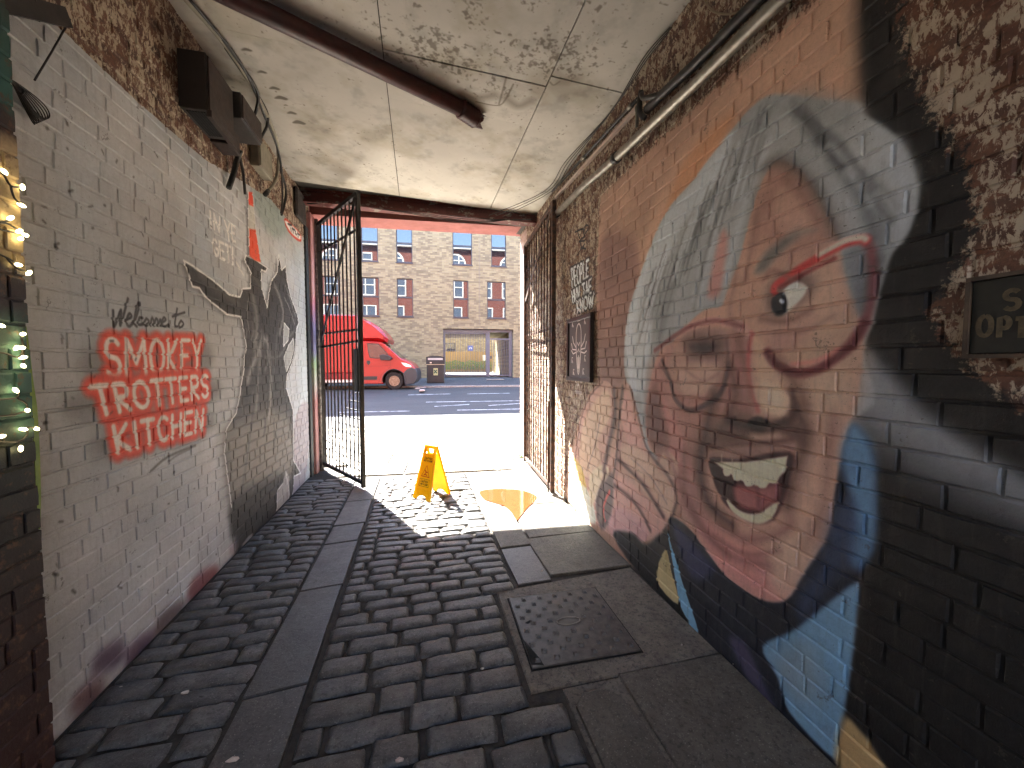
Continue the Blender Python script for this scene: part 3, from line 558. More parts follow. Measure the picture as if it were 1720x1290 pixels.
# ---------------------------------------------------------------- bricks
def brick_geo(L, H, rng, proud=0.0):
    b = 0.0042; xs = [-L / 2 + b, -L / 6, L / 6, L / 2 - b]; zs = [-H / 2 + b, 0, H / 2 - b]; V = []; F = []
    for z in zs:
        for x in xs: V.append((x + rng.uniform(-.002, .002), -proud + rng.uniform(-.0006, .0006), z + rng.uniform(-.002, .002)))
    o = len(V); ring = [(0, 0), (1, 0), (2, 0), (3, 0), (3, 1), (3, 2), (2, 2), (1, 2), (0, 2), (0, 1)]
    for (i, j) in ring:
        x = xs[i] + (-b if i == 0 else b if i == 3 else 0); z = zs[j] + (-b if j == 0 else b if j == 2 else 0)
        V.append((x + rng.uniform(-.002, .002), 0.0055, z + rng.uniform(-.002, .002)))
    for (i, j) in ring:
        x = xs[i] + (-b if i == 0 else b if i == 3 else 0); z = zs[j] + (-b if j == 0 else b if j == 2 else 0); V.append((x, 0.03, z))
    for j in range(2):
        for i in range(3): F.append((j * 4 + i, j * 4 + i + 1, j * 4 + i + 5, j * 4 + i + 4))
    fi = [j * 4 + i for (i, j) in ring]; n = len(ring)
    for k in range(n):
        l = (k + 1) % n; F.append((fi[k], o + k, o + l, fi[l])); F.append((o + k, o + n + k, o + n + l, o + l))
    return V, F
rngb = random.Random(3)
def mk(L, H):
    V, F = brick_geo(L, H, rngb); m = MB().add(V, F).mesh('brick', smooth=False); return m
BST = [mk(.238, .078) for _ in range(6)]; BHD = [mk(.113, .078) for _ in range(4)]
def lay_bricks(root, M, s0, s1, z1, mat, seed, limit=300, course=.0875):
    r = random.Random(seed); bl = []; z = 0.0; row = 0
    while z + .03 < z1:
        h = min(course, z1 - z); s = s0 - (r.choice([0, .06, .125]) if row % 2 else r.uniform(0, .24)); hdrow = (row % 5 == 3)
        while s < s1:
            L = .123 if (r.random() < (.85 if hdrow else .12)) else .248
            a, b = max(s, s0), min(s + L, s1)
            if b - a > .035: bl.append((a, b, z, z + h, L < .2))
            s += L
        z += course; row += 1
    sc = []
    for (a, b, z0, z1_, hd) in bl:
        q = [proj(M @ Vector((x, 0, zz))) for x, zz in ((a, z0), (b, z0), (b, z1_), (a, z1_))]
        if min(p[2] for p in q) < .2: sc.append(-1); continue
        cx_ = sum(p[0] for p in q) / 4; cy_ = sum(p[1] for p in q) / 4
        if not (-20 < cx_ < 1740 and -20 < cy_ < 1310): sc.append(0); continue
        ar = abs(sum(q[i][0] * q[(i + 1) % 4][1] - q[(i + 1) % 4][0] * q[i][1] for i in range(4))) / 2; sc.append(ar)
    order = sorted(range(len(bl)), key=lambda i: -sc[i]); top = set(order[:limit]); rest = MB()
    for i, (a, b, z0, z1_, hd) in enumerate(bl):
        L = b - a - .010; H = z1_ - z0 - .0095; c = ((a + b) / 2, r.uniform(-.0008, .0012), (z0 + z1_) / 2 + r.uniform(-.0015, .0015))
        if i in top:
            m = r.choice(BHD if L < .17 else BST)
            if not m.materials: m.materials.append(mat)
            o = bpy.data.objects.new('brick', m); COL.objects.link(o); o.parent = root; o.location = c
            o.scale = (L / (.113 if L < .17 else .238), 1, H / .078); o.rotation_euler = (r.uniform(-.004, .004), r.uniform(-.006, .006), r.uniform(-.002, .002))
            if m.materials[0] != mat: o.material_slots[0].link = 'OBJECT'; o.material_slots[0].material = mat
        else:
            V, F = brick_geo(L, H, r); rest.add([(x + c[0], y + c[1], zz + c[2]) for x, y, zz in V], F)
    part('brickwork', rest, mat, root, smooth=False, kind='stuff', nrm=False)
    return len(bl)

# ================================================================ the passage
left = thing('painted_brick_wall', 'grey painted brick wall with orange lettering and a black painted rider wearing a traffic cone', 'wall', (XL, LY0, 0), PI / 2)
M_LW = wall_mat('left_wall_brick', left, IML, LWD, LHT)
part('mortar', MB().box((YB - LY0, .0052, -.2), (LWD - .32, .36, 4.05)), M_LW, left)
LM = Matrix.Translation((XL, LY0, 0)) @ Matrix.Rotation(PI / 2, 4, 'Z')
lay_bricks(left, LM, .2, LWD - .32, 4.0, M_LW, 11)
rz = math.atan2(-1, -RB)
right = thing('mural_brick_wall', 'brick wall with a huge painted laughing face in red-rimmed glasses', 'wall', (xr(RYF), RYF, 0), rz)
M_RW = wall_mat('right_wall_brick', right, IMR, RWD, RHT)
part('mortar', MB().box((0.05, .0066, -.2), (RYF - YB, .36, 4.05)), M_RW, right)
RM = Matrix.Translation((xr(RYF), RYF, 0)) @ Matrix.Rotation(rz, 4, 'Z')
lay_bricks(right, RM, .05, 6.3, 3.9, M_RW, 12)
# pier at the near left corner
tp = NT('pier_paint'); zz_ = tp.sep(tp.pos)[2]; zn = tp.math('ADD', zz_, tp.math('MULTIPLY', tp.math('SUBTRACT', tp.noise(6, 4), .5), .25))
pcol = tp.ramp(tp.math('DIVIDE', zn, 4.0), [(.0, lin((52, 22, 18))), (.17, lin((40, 20, 18))), (.26, lin((20, 20, 20))), (.33, lin((24, 34, 33))), (.36, lin((52, 92, 84))), (.43, lin((48, 80, 76))), (.455, lin((46, 38, 44))), (.485, lin((40, 34, 38))), (.50, lin((164, 146, 112))), (.59, lin((176, 156, 124))), (.605, lin((56, 42, 40))), (.625, lin((48, 40, 38))), (.64, lin((44, 92, 86))), (.70, lin((46, 80, 72))), (.74, lin((60, 50, 46)))])
pcol = tp.mix(tp.ramp(tp.noise(22, 5, .7), [(.55, 0.0), (.66, .8)]), pcol, lin((92, 62, 44))); tp.set('Base Color', pcol); tp.set('Roughness', .75); tp.bump(tp.noise(45, 5, .7), .6, .006)
PX, PY = -1.43, 1.865
pier = thing('brick_pier', 'dark brick pier with flaking cream, teal and black paint at the left edge', 'pier', (PX, PY, 0), PI / 2)
part('mortar', MB().box((-2.2, .008, -.2), (-.008, .109, 3.93)), tp.m, pier)
lay_bricks(pier, Matrix.Translation((PX, PY, 0)) @ Matrix.Rotation(PI / 2, 4, 'Z'), -1.0, 0.0, 3.9, tp.m, 13)

# ---- ceiling of boards
CW = Canvas(3.5, 8.4, 170, (194, 190, 181), lambda u, v: (CE(u, v)[0] + 1.7, CE(u, v)[1] + 1.9))
big = vnoise(CW.ny, CW.nx, 160, 4); sm = vnoise(CW.ny, CW.nx, 10, 3, .7); md = vnoise(CW.ny, CW.nx, 40, 4)
CW.c[..., :3] *= (0.9 + 0.16 * big + .08 * (md - .5))[..., None]
yy, xx = np.mgrid[0:CW.ny, 0:CW.nx]; X_ = xx / CW.ppm - 1.7; Y_ = yy / CW.ppm - 1.9
mould = np.clip((X_ + .45) / .5, 0, 1) * np.clip((3.35 - Y_) / .25, 0, 1) * np.clip((1.45 - X_) / .4, 0.35, 1)
fine = vnoise(CW.ny, CW.nx, 4, 2, .7); dens = (.38 + .62 * mould) * np.clip((md - .30) * 2.6, 0, 1); spk = np.clip((fine * .62 + sm * .38 - (.78 - .30 * dens)) * 7, 0, 1)
CW.c[..., :3] = CW.c[..., :3] * (1 - .5 * spk[..., None]) + np.array([70, 60, 48]) / 255 * .5 * spk[..., None]
CW.c[..., :3] *= 1 - .06 * mould[..., None]
st1 = vnoise(CW.ny, CW.nx, 70, 5, .6); st2 = vnoise(CW.ny, CW.nx, 26, 4, .65); CW.c[..., :3] *= (1 - .19 * np.clip((st1 - .47) * 3.2, 0, 1) * (.4 + .8 * st2))[..., None] * np.array([1, .985, .95], np.float32) ** np.clip((st1 - .5) * 6, 0, 1)[..., None]
CW.c[..., :3] *= (1 - .10 * np.clip((st2 - .55) * 4, 0, 1))[..., None]
edge = np.clip(1 - (X_ + 1.54) / .35, 0, 1) * np.clip((Y_ - 1) / 2, 0, 1); CW.c[..., :3] *= (1 - .25 * edge * md)[..., None]
for (u, v, r) in [(414, 83, 9), (440, 120, 8), (461, 147, 9), (472, 163, 11), (490, 188, 8), (502, 204, 11), (480, 175, 3)]:
    CW.poly([(u - r, v + 1), (u - r * .3, v - r * .35), (u + r, v + r * .1), (u + r * .8, v + r * .35), (u, v + r * .2)], (96, 90, 80), .008, .95)
for pts in ([(775, 150), (800, 158), (830, 155)], [(850, 160), (870, 175), (890, 168)], [(945, 135), (968, 133)]): CW.line(pts, .06, (112, 104, 92), .04, .7)
for pts in ([(862, 140), (845, 168), (830, 172), (800, 165)], [(850, 130), (838, 170)], [(924, 137), (930, 142), (940, 136)]): CW.line(pts, .012, (90, 82, 70), .006, .7)
t = NT('ceiling_paint'); x, y, z = t.sep(t.pos); tx = t.n.new('ShaderNodeTexImage'); tx.image = CW.image('ceiling_stains'); tx.extension = 'EXTEND'
t.l.new(t.comb(t.math('DIVIDE', t.math('ADD', x, 1.7), 3.5), t.math('DIVIDE', t.math('ADD', y, 1.9), 8.4)), tx.inputs[0])
t.set('Base Color', tx.outputs[0]); t.set('Roughness', .8); t.bump(t.math('ADD', t.noise(90, 4), t.noise(8, 3)), .18, .006); M_CEIL = t.m
ceiling = MB(); V = []
ceiling.add([(-1.8, YB, ceil_z(-1.8) + .03), (2.0, YB, ceil_z(2) + .03), (2.0, 6.55, ceil_z(2) + .03), (-1.8, 6.55, ceil_z(-1.8) + .03), (-1.8, YB, 4.3), (2.0, YB, 4.3), (2.0, 6.55, 4.3), (-1.8, 6.55, 4.3)],
            [(0, 3, 2, 1), (4, 5, 6, 7), (0, 1, 5, 4), (1, 2, 6, 5), (2, 3, 7, 6), (3, 0, 4, 7)])
ceil_o = solo('ceiling', ceiling, basic('ceiling_void', (60, 56, 50)), kind='structure')
sA = [CE(628, 0), CE(673, 325)]; sB = [CE(962, 45), CE(833, 330)]
xa = (sA[0][0] + sA[1][0]) / 2; xb = (sB[0][0] + sB[1][0]) / 2
yl = (CE(400, 58)[1] + CE(535, 80)[1]) / 2; ym = CE(800, 118)[1]; yr = CE(1000, 145)[1]; ys = CE(840, 202)[1]
cells = [(-1.56, xa, YB, -.5), (-1.56, xa, -.5, yl), (-1.56, xa, yl, 5.6), (xa, xb, YB, -.4), (xa, xb, -.4, ym), (xa, xb, ym, ys), (xa, xb, ys, 5.6), (xb, 1.75, YB, -.2), (xb, 1.75, -.2, yr), (xb, 1.75, yr, 5.6)]
for k, (x0, x1, y0, y1) in enumerate(cells):
    gp = .004; dz = [0, .004, 0, .003, .0, .006, .002, .003, 0, .004][k]; m = MB(); nxp = 5; nyp = 7; VV = []; FF = []
    for lay in (0, 1):
        for j in range(nyp):
            for i in range(nxp):
                xx_ = x0 + gp + (x1 - x0 - 2 * gp) * i / (nxp - 1); yy_ = y0 + gp + (y1 - y0 - 2 * gp) * j / (nyp - 1)
                sag = .012 * math.sin(PI * i / (nxp - 1)) * math.sin(PI * j / (nyp - 1)) * (1 if k != 5 else 2.2)
                VV.append((xx_, yy_, ceil_z(xx_) - sag - dz + (.014 if lay else 0)))
    o = nxp * nyp
    for j in range(nyp - 1):
        for i in range(nxp - 1):
            a = j * nxp + i; FF.append((a, a + nxp, a + nxp + 1, a + 1)); FF.append((o + a, o + a + 1, o + a + nxp + 1, o + a + nxp))
    bd = [i for i in range(nxp)] + [j * nxp + nxp - 1 for j in range(1, nyp)] + [(nyp - 1) * nxp + i for i in range(nxp - 2, -1, -1)] + [j * nxp for j in range(nyp - 2, 0, -1)]
    for q in range(len(bd)): a, b = bd[q], bd[(q + 1) % len(bd)]; FF.append((a, b, o + b, o + a))
    m.add(VV, FF); part('ceiling_board', m, M_CEIL, ceil_o, world=True, smooth=False)

# ---- floor of the passage
M_DIRT = basic('joint_dirt', (34, 31, 28), (58, 52, 45), .9, scale=30, bump=.8, bscale=80, bdist=.008)
def stone(name, c1, c2, rough, objrand, sc=9, bump=.5, spots=True):
    t = NT(name); f = t.ramp(t.noise(sc, 6, .7), [(.35, 0.0), (.68, 1.0)]); c = t.mix(f, lin(c1), lin(c2))
    k = t.math('MULTIPLY_ADD', t.rnd(), objrand * 2, 1 - objrand); c = t.mix(1.0, c, t.comb(k, k, k), 'MULTIPLY')
    c = t.mix(t.ramp(t.noise(48, 4, .75), [(.36, .75), (.5, 0.0)]), c, lin((38, 36, 34)))
    if spots: c = t.mix(t.ramp(t.noise(120, 3, .7), [(.60, 0.0), (.72, .6)]), c, lin((160, 156, 148)))
    t.set('Base Color', c); t.set('Roughness', t.math('MULTIPLY_ADD', t.noise(16, 3, .7), .5, rough - .25)); t.set('Specular IOR Level', .5)
    t.bump(t.noise(34, 6, .8), bump * 1.5, .010); return t.m
M_SETT = stone('sett_stone', (58, 58, 58), (94, 93, 91), .38, .24)
M_SLAB = stone('slab_stone', (56, 55, 55), (78, 76, 74), .42, .10, 5, .25)
M_FLAG = stone('flag_stone', (66, 61, 54), (92, 86, 76), .62, .10, 5, .4)
M_CONC = stone('concrete', (150, 144, 132), (188, 182, 168), .8, .06, 6, .5)
floor = solo('passage_floor', MB().box((-1.62, YB, -.3), (1.9, 6.0, -.022)), M_DIRT, kind='structure')
def sett_mesh(L, W, rng):
    n, m = 7, 6; V = []; F = []
    for j in range(m):
        for i in range(n):
            u = i / (n - 1) * 2 - 1; w = j / (m - 1) * 2 - 1
            ux = math.copysign(1 - (1 - abs(u)) ** 1.6, u) if abs(u) < 1 else u; wy = math.copysign(1 - (1 - abs(w)) ** 1.6, w) if abs(w) < 1 else w
            e = max(abs(ux) ** 14, abs(wy) ** 9); z = .003 * (1 - ux * ux * .5 - wy * wy * .6) - .014 * e + rng.uniform(-.0025, .0025)
            rr = 1 - .05 * (abs(ux) ** 4 * abs(wy) ** 4)
            V.append((ux * L / 2 * rr + rng.uniform(-.004, .004), wy * W / 2 * rr + rng.uniform(-.004, .004), z))
    o = len(V); bd = [i for i in range(n)] + [j * n + n - 1 for j in range(1, m)] + [(m - 1) * n + i for i in range(n - 2, -1, -1)] + [j * n for j in range(m - 2, 0, -1)]
    for b in bd: V.append((V[b][0] * 1.01, V[b][1] * 1.02, -.06))
    for j in range(m - 1):
        for i in range(n - 1): a = j * n + i; F.append((a, a + 1, a + n + 1, a + n))
    for k in range(len(bd)): l = (k + 1) % len(bd); F.append((bd[k], o + k, o + l, bd[l]))
    ms = MB().add(V, F).mesh('sett', smooth=True); ms.materials.append(M_SETT); return ms
rs = random.Random(5); SETT = [sett_mesh(.28, .105, rs) for _ in range(10)]; SHORT = [sett_mesh(.16, .105, rs) for _ in range(5)]
fl_loc = Vector(floor.location)
def put_sett(x, y, L, W, a=0.0):
    m = rs.choice(SHORT if L < .2 else SETT); o = bpy.data.objects.new('sett', m); COL.objects.link(o); o.parent = floor
    o.location = Vector((x, y, rs.uniform(-.007, .003))) - fl_loc; o.scale = (L / (.16 if L < .2 else .28), W / .105, 1)
    o.rotation_euler = (rs.uniform(-.035, .035), rs.uniform(-.025, .025), a + rs.uniform(-.015, .015))
def sett_field(x0f, x1f, y0, y1, lens, step=.152, skew=0.0, skip=None):
    y = y0
    while y < y1:
        w = step * rs.uniform(.9, 1.1) * (1.28 if y < 2.1 else 1.12 if y < 2.6 else 1.0); xa_, xb_ = x0f(y), x1f(y); x = xa_; first = True
        while x < xb_ - .06:
            L = rs.uniform(*lens) * (rs.choice([.45, .7, 1.]) if first else 1); first = False
            if xb_ - (x + L) < .12: L = xb_ - x
            cx_ = x + L / 2
            if not (skip and skip(cx_, y)): put_sett(cx_, y + skew * cx_ + .012 * math.sin(x * 7 + y), L - .011 - rs.uniform(0, .012), w - .009 - rs.uniform(0, .007))
            x += L
        y += w
sett_field(lambda y: -1.53, lambda y: -.855, 1.25, 5.75, (.20, .36), .112)
sett_field(lambda y: -.535, lambda y: .66 if y > 2.62 or y < 1.74 else .50, .80, 5.66, (.19, .35), .108)
def slab(px_poly, mat, z=0.0, name='paving_slab', px=True, bev=.006):
    p = [G(*q, z)[:2] for q in px_poly] if px else px_poly
    ar = sum(p[i][0] * p[(i + 1) % len(p)][1] - p[(i + 1) % len(p)][0] * p[i][1] for i in range(len(p)))
    p = list(p) if ar > 0 else list(reversed(p)); m = MB().prism(p, z - .05, z, bev); return part(name, m, mat, floor, world=True)
for k, (y0, y1) in enumerate([(.3, 1.02), (1.03, 2.02), (2.03, 2.93), (2.94, 3.66), (3.67, 4.06), (4.07, 4.75), (4.76, 5.68)]):
    j = lambda: rs.uniform(-.012, .012); slab([(-.835 + j(), y0), (-.555 + j(), y0 + .03), (-.555 + j(), y1 + .03), (-.835 + j(), y1)], M_SLAB, rs.uniform(-.004, .003), px=False)
for k, (x0, x1, y0, y1, mt) in enumerate([(.68, .945, 2.66, 3.22, M_SLAB), (.68, .96, 3.24, 4.2, M_FLAG), (.68, 1.02, 4.22, 5.66, M_FLAG), (.955, 1.64, 2.72, 3.36, M_FLAG), (.975, 1.65, 3.37, 4.18, M_FLAG), (1.035, 1.68, 4.2, 5.66, M_FLAG), (.99, 1.61, .2, 1.10, M_FLAG), (.99, 1.61, 1.11, 1.74, M_FLAG)]):
    j = lambda: rs.uniform(-.008, .008); slab([(x0 + j(), y0 + j()), (x1 + j(), y0 + j()), (x1 + j(), y1 + j()), (x0 + j(), y1 + j())], mt, rs.uniform(-.005, .002), px=False)
slab([(.70, .2), (.95, .2), (.96, 1.5), (.93, 1.63), (.86, 1.68), (.76, 1.68), (.70, 1.62)], M_FLAG, .002, px=False)
slab([(.52, 1.75), (1.62, 1.75), (1.62, 2.70), (.52, 2.62)], stone('worn_concrete', (84, 78, 70), (116, 108, 97), .7, .03, 7, .7), -.012, 'concrete_surround', px=False)
slab([(.66, .2), (1.62, .2), (1.62, 1.745), (.68, 1.745)], bpy.data.materials['worn_concrete'], -.017, 'concrete_surround', px=False)
# ---- manhole cover
M_IRON = basic('cast_iron', (62, 60, 58), (88, 84, 79), .5, .35, 20, .35, 90)
M_HOLE = basic('dark_gap', (6, 6, 6), None, .95, bump=0)
mh = thing('manhole_cover', 'square studded iron manhole cover set in worn concrete', 'manhole cover', (.89, 2.19, -.012), math.radians(-1.5))
part('frame_gap', MB().box((-.325, -.325, -.004), (.325, .325, .0015)), M_HOLE, mh)
part('plate', MB().bbox((-.315, -.312, -.01), (.315, .312, .010), .003), M_IRON, mh)
for i in range(11):
    for j in range(10):
        if (i + j) % 2: continue
        x = -.275 + i * .055; y = -.27 + j * .06
        if abs(x) < .1 and abs(y) < .06: continue
        m = MB().add([(x - .02, y - .014, .009), (x + .014, y - .02, .009), (x + .02, y + .014, .009), (x - .014, y + .02, .009), (x - .008, y - .006, .021), (x + .006, y - .008, .021), (x + .008, y + .006, .021), (x - .006, y + .008, .021)],
                     [(0, 1, 5, 4), (1, 2, 6, 5), (2, 3, 7, 6), (3, 0, 4, 7), (4, 5, 6, 7), (3, 2, 1, 0)]); part('stud', m, M_IRON, mh)
part('lifting_ring', MB().tube([(x * .075, y * .035, .012) for x, y in arc(0, 0, 1, 1, 0, 360, 18)], .004, 6), basic('worn_iron', (120, 116, 110), None, .4, .6), mh, smooth=True)
part('broken_corner', MB().prism([(-.314, -.29), (-.25, -.31), (-.262, -.25), (-.30, -.13), (-.312, -.10)], .009, .0115), M_HOLE, mh)
part('chip', MB().prism([(-.27, .04), (-.235, .06), (-.22, .055), (-.25, .03)], .009, .0115), M_HOLE, mh)

# ---- puddle
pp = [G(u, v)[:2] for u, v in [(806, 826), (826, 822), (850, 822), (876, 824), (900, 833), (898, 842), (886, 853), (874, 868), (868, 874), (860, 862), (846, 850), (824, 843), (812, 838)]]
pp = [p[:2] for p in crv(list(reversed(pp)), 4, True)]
t = NT('puddle_water'); t.set('Base Color', t.mix(t.noise(9, 4), lin((104, 56, 28)), lin((84, 46, 26)))); t.set('Roughness', .03); t.set('IOR', 1.33); t.set('Specular IOR Level', .8)  # orange-brown base colour under a smooth glossy surface
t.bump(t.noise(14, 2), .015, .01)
solo('puddle', MB().prism(pp, -.004, .0045), t.m, 'orange-brown puddle on the flagstones inside the right gate leaf', 'puddle')

# ---- beams over the gate
M_RED = NT('flaking_red_paint'); t = M_RED
c = t.mix(t.ramp(t.noise(7, 6, .7, stretch=(1, 1, 2)), [(.56, 0.0), (.60, 1.0)]), lin((92, 40, 34)), lin((128, 118, 108))); c = t.mix(t.ramp(t.noise(20, 4), [(.4, 0.0), (.7, .5)]), c, lin((50, 26, 22)))
t.set('Base Color', c); t.set('Roughness', .6); t.bump(t.noise(30, 5, .7), .5, .006)
M_PINK = basic('faded_red_paint', (146, 90, 84), (126, 72, 66), .6, scale=5, bump=.3, stretch=(1, 1, 4))
bl = onX(503, 313, XL + .02); brt = onX(908, 341, xr(5.2) - .02)
def P3(a): return np.array(a, float)
BL = P3((XL - .01, 5.86, 0)); BRp = P3((xr(5.45), 5.50, 0)); bd_ = (BRp - BL) / np.linalg.norm(BRp - BL); bn = np.array([-bd_[1], bd_[0], 0])
def beamz(p, z): return (p[0], p[1], z)
zl, zr_ = ceil_z(-1.5) - .02, ceil_z(1.7) - .02
bm = MB()
def skewbox(mb, y0, y1, dz0, dz1):
    A = BL + bn * y0; B = BRp + bn * y0; C = BRp + bn * y1; D = BL + bn * y1
    mb.add([(A[0], A[1], zl + dz0), (B[0], B[1], zr_ + dz0), (C[0], C[1], zr_ + dz0), (D[0], D[1], zl + dz0), (A[0], A[1], zl + dz1), (B[0], B[1], zr_ + dz1), (C[0], C[1], zr_ + dz1), (D[0], D[1], zl + dz1)],
           [(0, 3, 2, 1), (4, 5, 6, 7), (0, 1, 5, 4), (1, 2, 6, 5), (2, 3, 7, 6), (3, 0, 4, 7)])
beam = thing('steel_beam', 'dark red flaking steel beam across the passage below the ceiling', 'beam', (float(BL[0] + BRp[0]) / 2, float(BL[1] + BRp[1]) / 2, 3.6))
w = MB(); skewbox(w, .07, .09, -.10, .03); part('web', w, M_RED.m, beam, world=True)
w = MB(); skewbox(w, .0, .16, -.125, -.10); part('flange', w, M_RED.m, beam, world=True)
w = MB(); skewbox(w, .0, .16, .03, .05); part('flange', w, M_RED.m, beam, world=True)
lt = MB(); LZ = 3.83
LTa = P3((-1.62, 6.42, 0)); LTb = P3((1.80, 6.18, 0))
lt.prism([LTa[:2], LTb[:2], LTb[:2] + [0.03, .46], LTa[:2] + [.03, .46]], LZ, 4.32)
solo('lintel', lt, M_PINK, 'faded pinkish red painted lintel above the open gateway', 'lintel')
cav = MB()
for k in range(4):
    o = k * .012; cav.tube(crv([(-1.45, 5.9, 3.82 - o), (-1.0, 5.82, 3.79), (-.2, 5.72, 3.755 - o), (.7, 5.62, 3.69 - o * 2), (1.3, 5.54, 3.68), (1.62, 5.45, 3.68)], 6), .006 - .001 * (k % 2), 5)
solo('cable_bundle', cav, basic('black_cable', (22, 22, 22), None, .5, bump=0), 'black cables slung along the bottom of the red beam', 'cables', smooth=True)
t = NT('jamb_paint'); z = t.math('ADD', t.sep(t.pos)[2], t.math('MULTIPLY', t.math('SUBTRACT', t.noise(5, 3), .5), .3))
c = t.ramp(t.math('DIVIDE', z, 4.0), [(0.0, lin((150, 84, 78))), (.27, lin((168, 92, 88))), (.32, lin((178, 180, 168))), (.41, lin((120, 170, 110))), (.45, lin((70, 92, 150))), (.56, lin((86, 88, 160))), (.62, lin((190, 90, 120))), (.66, lin((196, 138, 140))), (1.0, lin((186, 110, 108)))])
c = t.mix(.35, c, lin((168, 150, 146))); c = t.mix(t.ramp(t.noise(18, 5, .7), [(.55, 0.0), (.68, .6)]), c, lin((120, 100, 92))); t.set('Base Color', c); t.set('Roughness', .65); t.bump(t.noise(50, 4), .4, .004); M_JAMB = t.m
M_GRN = basic('green_black_paint', (24, 40, 36), (34, 30, 34), .6)
solo('gate_jamb', MB().bbox((-1.60, 6.20, -.05), (-1.485, 6.50, 3.79), .01), M_JAMB, 'left gate jamb with faded pink, blue and green paint', 'jamb')
solo('door_edge_strip', MB().bbox((-1.56, 6.04, -.03), (-1.515, 6.17, 3.55), .006), M_GRN, 'narrow dark green strip at the end of the grey wall', 'strip')
solo('drain_conduit', MB().tube([(-1.455, 6.36, -.02), (-1.455, 6.36, 2.0), (-1.452, 6.37, 3.75)], .027, 10), basic('flaked_pipe_paint', (150, 146, 142), (70, 64, 60), .6, scale=18), 'flaking grey upright pipe beside the left gate hinges', 'pipe', smooth=True)
solo('gate_jamb', MB().bbox((1.715, 6.10, -.05), (1.86, 6.45, 3.79), .01), basic('pale_jamb', (188, 168, 158), (150, 120, 112), .7, scale=9), 'pale right gate jamb behind the folded gate leaf', 'jamb')

# ---- gate leaves
M_GATE = basic('black_gate_paint', (26, 25, 25), (44, 40, 38), .45, .2, 14, .25, 70)
M_RUST = basic('rusted_gate_paint', (40, 34, 30), (92, 60, 44), .6, .2, 18, .5, 90, lo=.4, hi=.6)
def gate(hx, hy, fx, fy, top, label, mat, mesh_bars, rust=False):
    L = math.hypot(fx - hx, fy - hy); rz_ = math.atan2(fy - hy, fx - hx)
    g = thing('iron_gate', label, 'gate', (hx, hy, 0), rz_)
    part('hinge_post', MB().bbox((-.03, -.03, .02), (.03, .03, top - .02), .004), mat, g)
    part('lock_post', MB().bbox((L - .03, -.025, .03), (L + .02, .025, top + .03), .004), mat, g)
    part('rail', MB().bar((0, 0, top - .03), (L, 0, top + .0), .04, .05), mat, g)
    part('rail', MB().bar((0, 0, .09), (L, 0, .09), .035, .045), mat, g)
    part('rail', MB().bar((0, .012, 2.06), (L, .012, 2.04), .012, .03), mat, g)
    part('rail', MB().bar((0, .012, 1.86), (L, .012, 1.90), .012, .03), mat, g)
    part('rail', MB().bar((0, .012, top - .42), (L, .012, top - .42), .012, .03), mat, g)
    n = 11
    for i in range(1, n):
        x = L * i / n
        if rust: m = MB().tube([(x, 0, z) for z in np.linspace(.1, top - .03, 60)], [.0075 + .002 * (k % 2) for k in range(60)], 6)
        else: m = MB().bar((x, 0, .1), (x, 0, top - .03), .016, .016, (1, 0, 0))
        part('bar', m, mat, g, smooth=rust)
    part('brace', MB().bar((L - .02, -.02, top - .05), (.10, -.02, 1.95 if not rust else 2.6), .012, .055), mat, g)
    if mesh_bars:
        for k in range(11):
            z = .22 + k * .112; x0 = L * max(0, (k - 2.0) * .118) if k > 1 else .0
            part('mesh_bar', MB().bar((x0, .016, z), (L, .016, z), .012, .012), mat, g)
        part('lock_box', MB().bbox((L - .15, -.035, 1.26), (L - .03, .03, 1.80), .006), mat, g)
        part('wire', MB().tube([(L * .3, -.02, .45), (L * .55, -.03, .8), (L * .8, -.02, 1.2)], .003, 5), mat, g)
    else:
        part('drop_bolt', MB().tube([(L - .05, -.04, .02), (L - .05, -.04, 1.15), (L - .05, -.08, 1.16)], .010, 8), mat, g, smooth=True)
    return g
gate(-1.435, 6.38, -.70, 5.17, 3.70, 'black iron bar gate leaf standing ajar on the left of the gateway', M_GATE, True)
gate(1.675, 6.02, 1.575, 4.42, 3.50, 'rusty iron bar gate leaf folded back against the mural wall', M_RUST, False, True)

# ---- pipe under the ceiling
M_PIPE = basic('dark_red_pipe', (70, 30, 27), (44, 22, 20), .45, .0, 10, .4, 50, stretch=(1, 1, 1))
pa = CE(330, -60); pb = CE(772, 164); pe = CE(800, 184); dn = np.array([0, 0, -.085])
pipe = thing('soil_pipe', 'dark red cast pipe slung under the ceiling with a ribbed broken end', 'pipe', tuple(pb + dn))
dirp = (pb - pa) / np.linalg.norm(pb - pa)
part('tube', MB().tube([pa - dirp * 1.6 + dn, pa + dn, pb + dn], .062, 16), M_PIPE, pipe, world=True, smooth=True)
cps = [pb + (pe - pb) * k / 12 + dn for k in range(13)]
part('ribbed_collar', MB().tube(cps, [.064 + .014 * (k % 2) for k in range(13)], 16), M_PIPE, pipe, world=True, smooth=True)
rag = MB(); a = np.cross(dirp, [0, 0, 1]); a /= np.linalg.norm(a); b = np.cross(a, dirp)
V = []; F = []
for k in range(16):
    w_ = 2 * PI * k / 16; d_ = (a * math.cos(w_) + b * math.sin(w_)); V += [pe + dn + d_ * .064, pe + dn + d_ * (.05 + .015 * random.random()) + dirp * random.uniform(.0, .085)]
for k in range(16): l = (k + 1) % 16; F.append((2 * k, 2 * k + 1, 2 * l + 1, 2 * l))
part('torn_end', rag.add(V, F), M_PIPE, pipe, world=True, nrm=False)

